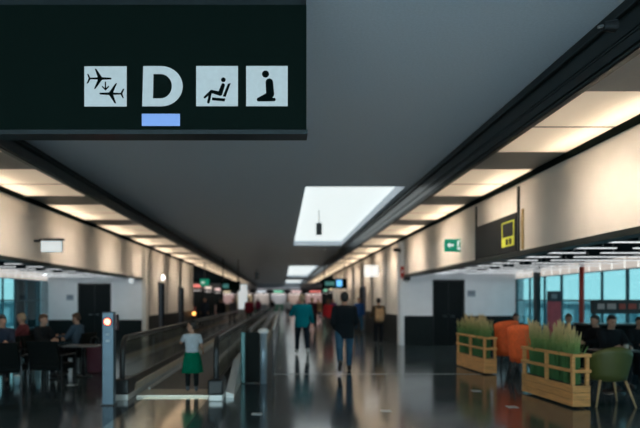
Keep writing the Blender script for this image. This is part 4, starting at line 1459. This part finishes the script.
def shop(x0, x1, D, facing, label, sign, inside, depth=2.5, bright=''):
    """An open lit shop unit; built facing -y."""
    t_ = thing('shop_unit', label, 'shop', ((x0 + x1) / 2, D, 0), facing)
    w = (x1 - x0) / 2
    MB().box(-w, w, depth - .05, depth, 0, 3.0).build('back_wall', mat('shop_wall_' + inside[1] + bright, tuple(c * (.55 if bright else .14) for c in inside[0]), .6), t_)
    MB().box(-w, -w + .1, 0, depth, 0, 3.3).build('pier', M_WAIN, t_)
    MB().box(w - .1, w, 0, depth, 0, 3.3).build('pier', M_WAIN, t_)
    MB().box(-w + .1, w - .1, -.05, .05, 2.55, 3.3).build('fascia', mat('shop_fascia', (.10, .10, .11), .5), t_)
    MB().box(-w * .55, w * .55, -.09, -.051, 2.80, 3.05).build('lit_sign', mat('lit_sign_' + sign[1], tuple(c * .5 for c in sign[0]), .5, emit=.8, ecol=sign[0]), t_)
    MB().box(-w + .2, w - .2, .3, depth - .3, 2.50, 2.54).build('ceiling_panel', mat('lit_shop_ceiling' + bright, (.8, .8, .8), .5, emit=1.8 if bright else .8, ecol=(1, .90, .86)), t_)
    for k_ in range(2):
        sh = MB().box(-w * .8, w * .8, depth - .5, depth - .1, .1 + k_ * .8, .14 + k_ * .8)
        sh.build('shelf', M_WALLW, t_)
    MB().box(-w * .6, w * .6, .5, 1.0, 0, .95, .02).build('counter', mat('shop_counter_' + sign[1], tuple(c * .35 for c in sign[0]), .5), t_)


i = 0
xs = [-14, -10.5, -7.4, -4.6, -1.9, .8, 3.6, 6.8, 10.4]
for k in range(len(xs) - 1):
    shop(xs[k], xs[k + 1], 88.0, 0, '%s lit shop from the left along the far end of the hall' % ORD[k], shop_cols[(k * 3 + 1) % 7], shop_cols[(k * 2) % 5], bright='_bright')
for k, D in enumerate((39, 45, 52, 60, 69)):
    t_x = -8.2
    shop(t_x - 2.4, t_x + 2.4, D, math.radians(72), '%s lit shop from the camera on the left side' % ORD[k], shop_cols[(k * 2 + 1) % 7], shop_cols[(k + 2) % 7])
for k, D in enumerate((51, 58, 66, 75)):
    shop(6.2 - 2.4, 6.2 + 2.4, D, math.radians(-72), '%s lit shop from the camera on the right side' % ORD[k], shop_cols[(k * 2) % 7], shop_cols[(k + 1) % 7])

# ------------------------------------------------------------------ light
def area(name, loc, size, energy, col, rot=(0, 0, 0)):
    L_ = bpy.data.lights.new(name, 'AREA')
    L_.shape = 'RECTANGLE'
    L_.size, L_.size_y = size
    L_.energy = energy
    L_.color = col
    o = bpy.data.objects.new(name, L_)
    COL.objects.link(o)
    o.location = loc
    o.rotation_euler = rot
    return o


# unseen spots added in the bays to brighten the pale end walls
for x, y, ty in ((5.13, 17.2, DR), (7.2, 17.2, DR), (-6.2, 19.5, DL), (-8.3, 19.5, DL)):
    L_ = bpy.data.lights.new('fill_spot', 'SPOT')
    L_.energy = 30
    L_.spot_size = math.radians(110)
    L_.spot_blend = 1.0
    L_.shadow_soft_size = .05
    L_.color = (.93, .96, 1.0)
    o = bpy.data.objects.new('fill_spot', L_)
    COL.objects.link(o)
    o.location = (x, y, 2.60)
    o.rotation_euler = Vector((0, ty - y, -1.1)).to_track_quat('-Z', 'Y').to_euler()
# portals that guide the sky's light through the window walls and the added back window
for nm, loc, sz_, rot in (('window_portal', (BXR - .2, 12, 1.45), (1.8, 15.4), (0, math.radians(90), 0)),
                          ('window_portal', (BXL + .2, 19.1, 1.45), (1.8, 5.8), (0, math.radians(-90), 0)),
                          ('window_portal', (-1.5, -3.7, 1.9), (17, 3.4), (math.radians(90), 0, 0))):
    o = area(nm, loc, sz_, 1, (1, 1, 1), rot)
    o.data.cycles.is_portal = True

w = bpy.data.worlds.new('daylight')
SC.world = w
w.use_nodes = True
nt = w.node_tree
bg = nt.nodes['Background']
tc = nt.nodes.new('ShaderNodeTexCoord')
sp = nt.nodes.new('ShaderNodeSeparateXYZ')
rp = nt.nodes.new('ShaderNodeValToRGB')
nt.links.new(tc.outputs['Generated'], sp.inputs[0])
nt.links.new(sp.outputs['Z'], rp.inputs['Fac'])
rp.color_ramp.elements[0].color = (.62, .80, .84, 1)
rp.color_ramp.elements[1].color = (.30, .58, .75, 1)
nt.links.new(rp.outputs['Color'], bg.inputs['Color'])
bg.inputs['Strength'].default_value = 4.8

# ------------------------------------------------------------------ camera
cam = bpy.data.cameras.new('camera')
cam.sensor_width = 36
cam.lens = F / 640 * 36
cam.shift_x = (320 - CX) / 640
cam.shift_y = (CY - 214) / 640
cam.clip_end = 400
cam.dof.use_dof = True
cam.dof.focus_distance = 4.55
cam.dof.aperture_fstop = 1.05
co = bpy.data.objects.new('camera', cam)
COL.objects.link(co)
co.location = (0, 0, H)
co.rotation_euler = (PI / 2, 0, 0)
SC.camera = co

vs = SC.view_settings
vs.view_transform = 'Standard'
vs.look = 'None'
vs.gamma = 1
vs.use_curve_mapping = False
vs.exposure = 0.28
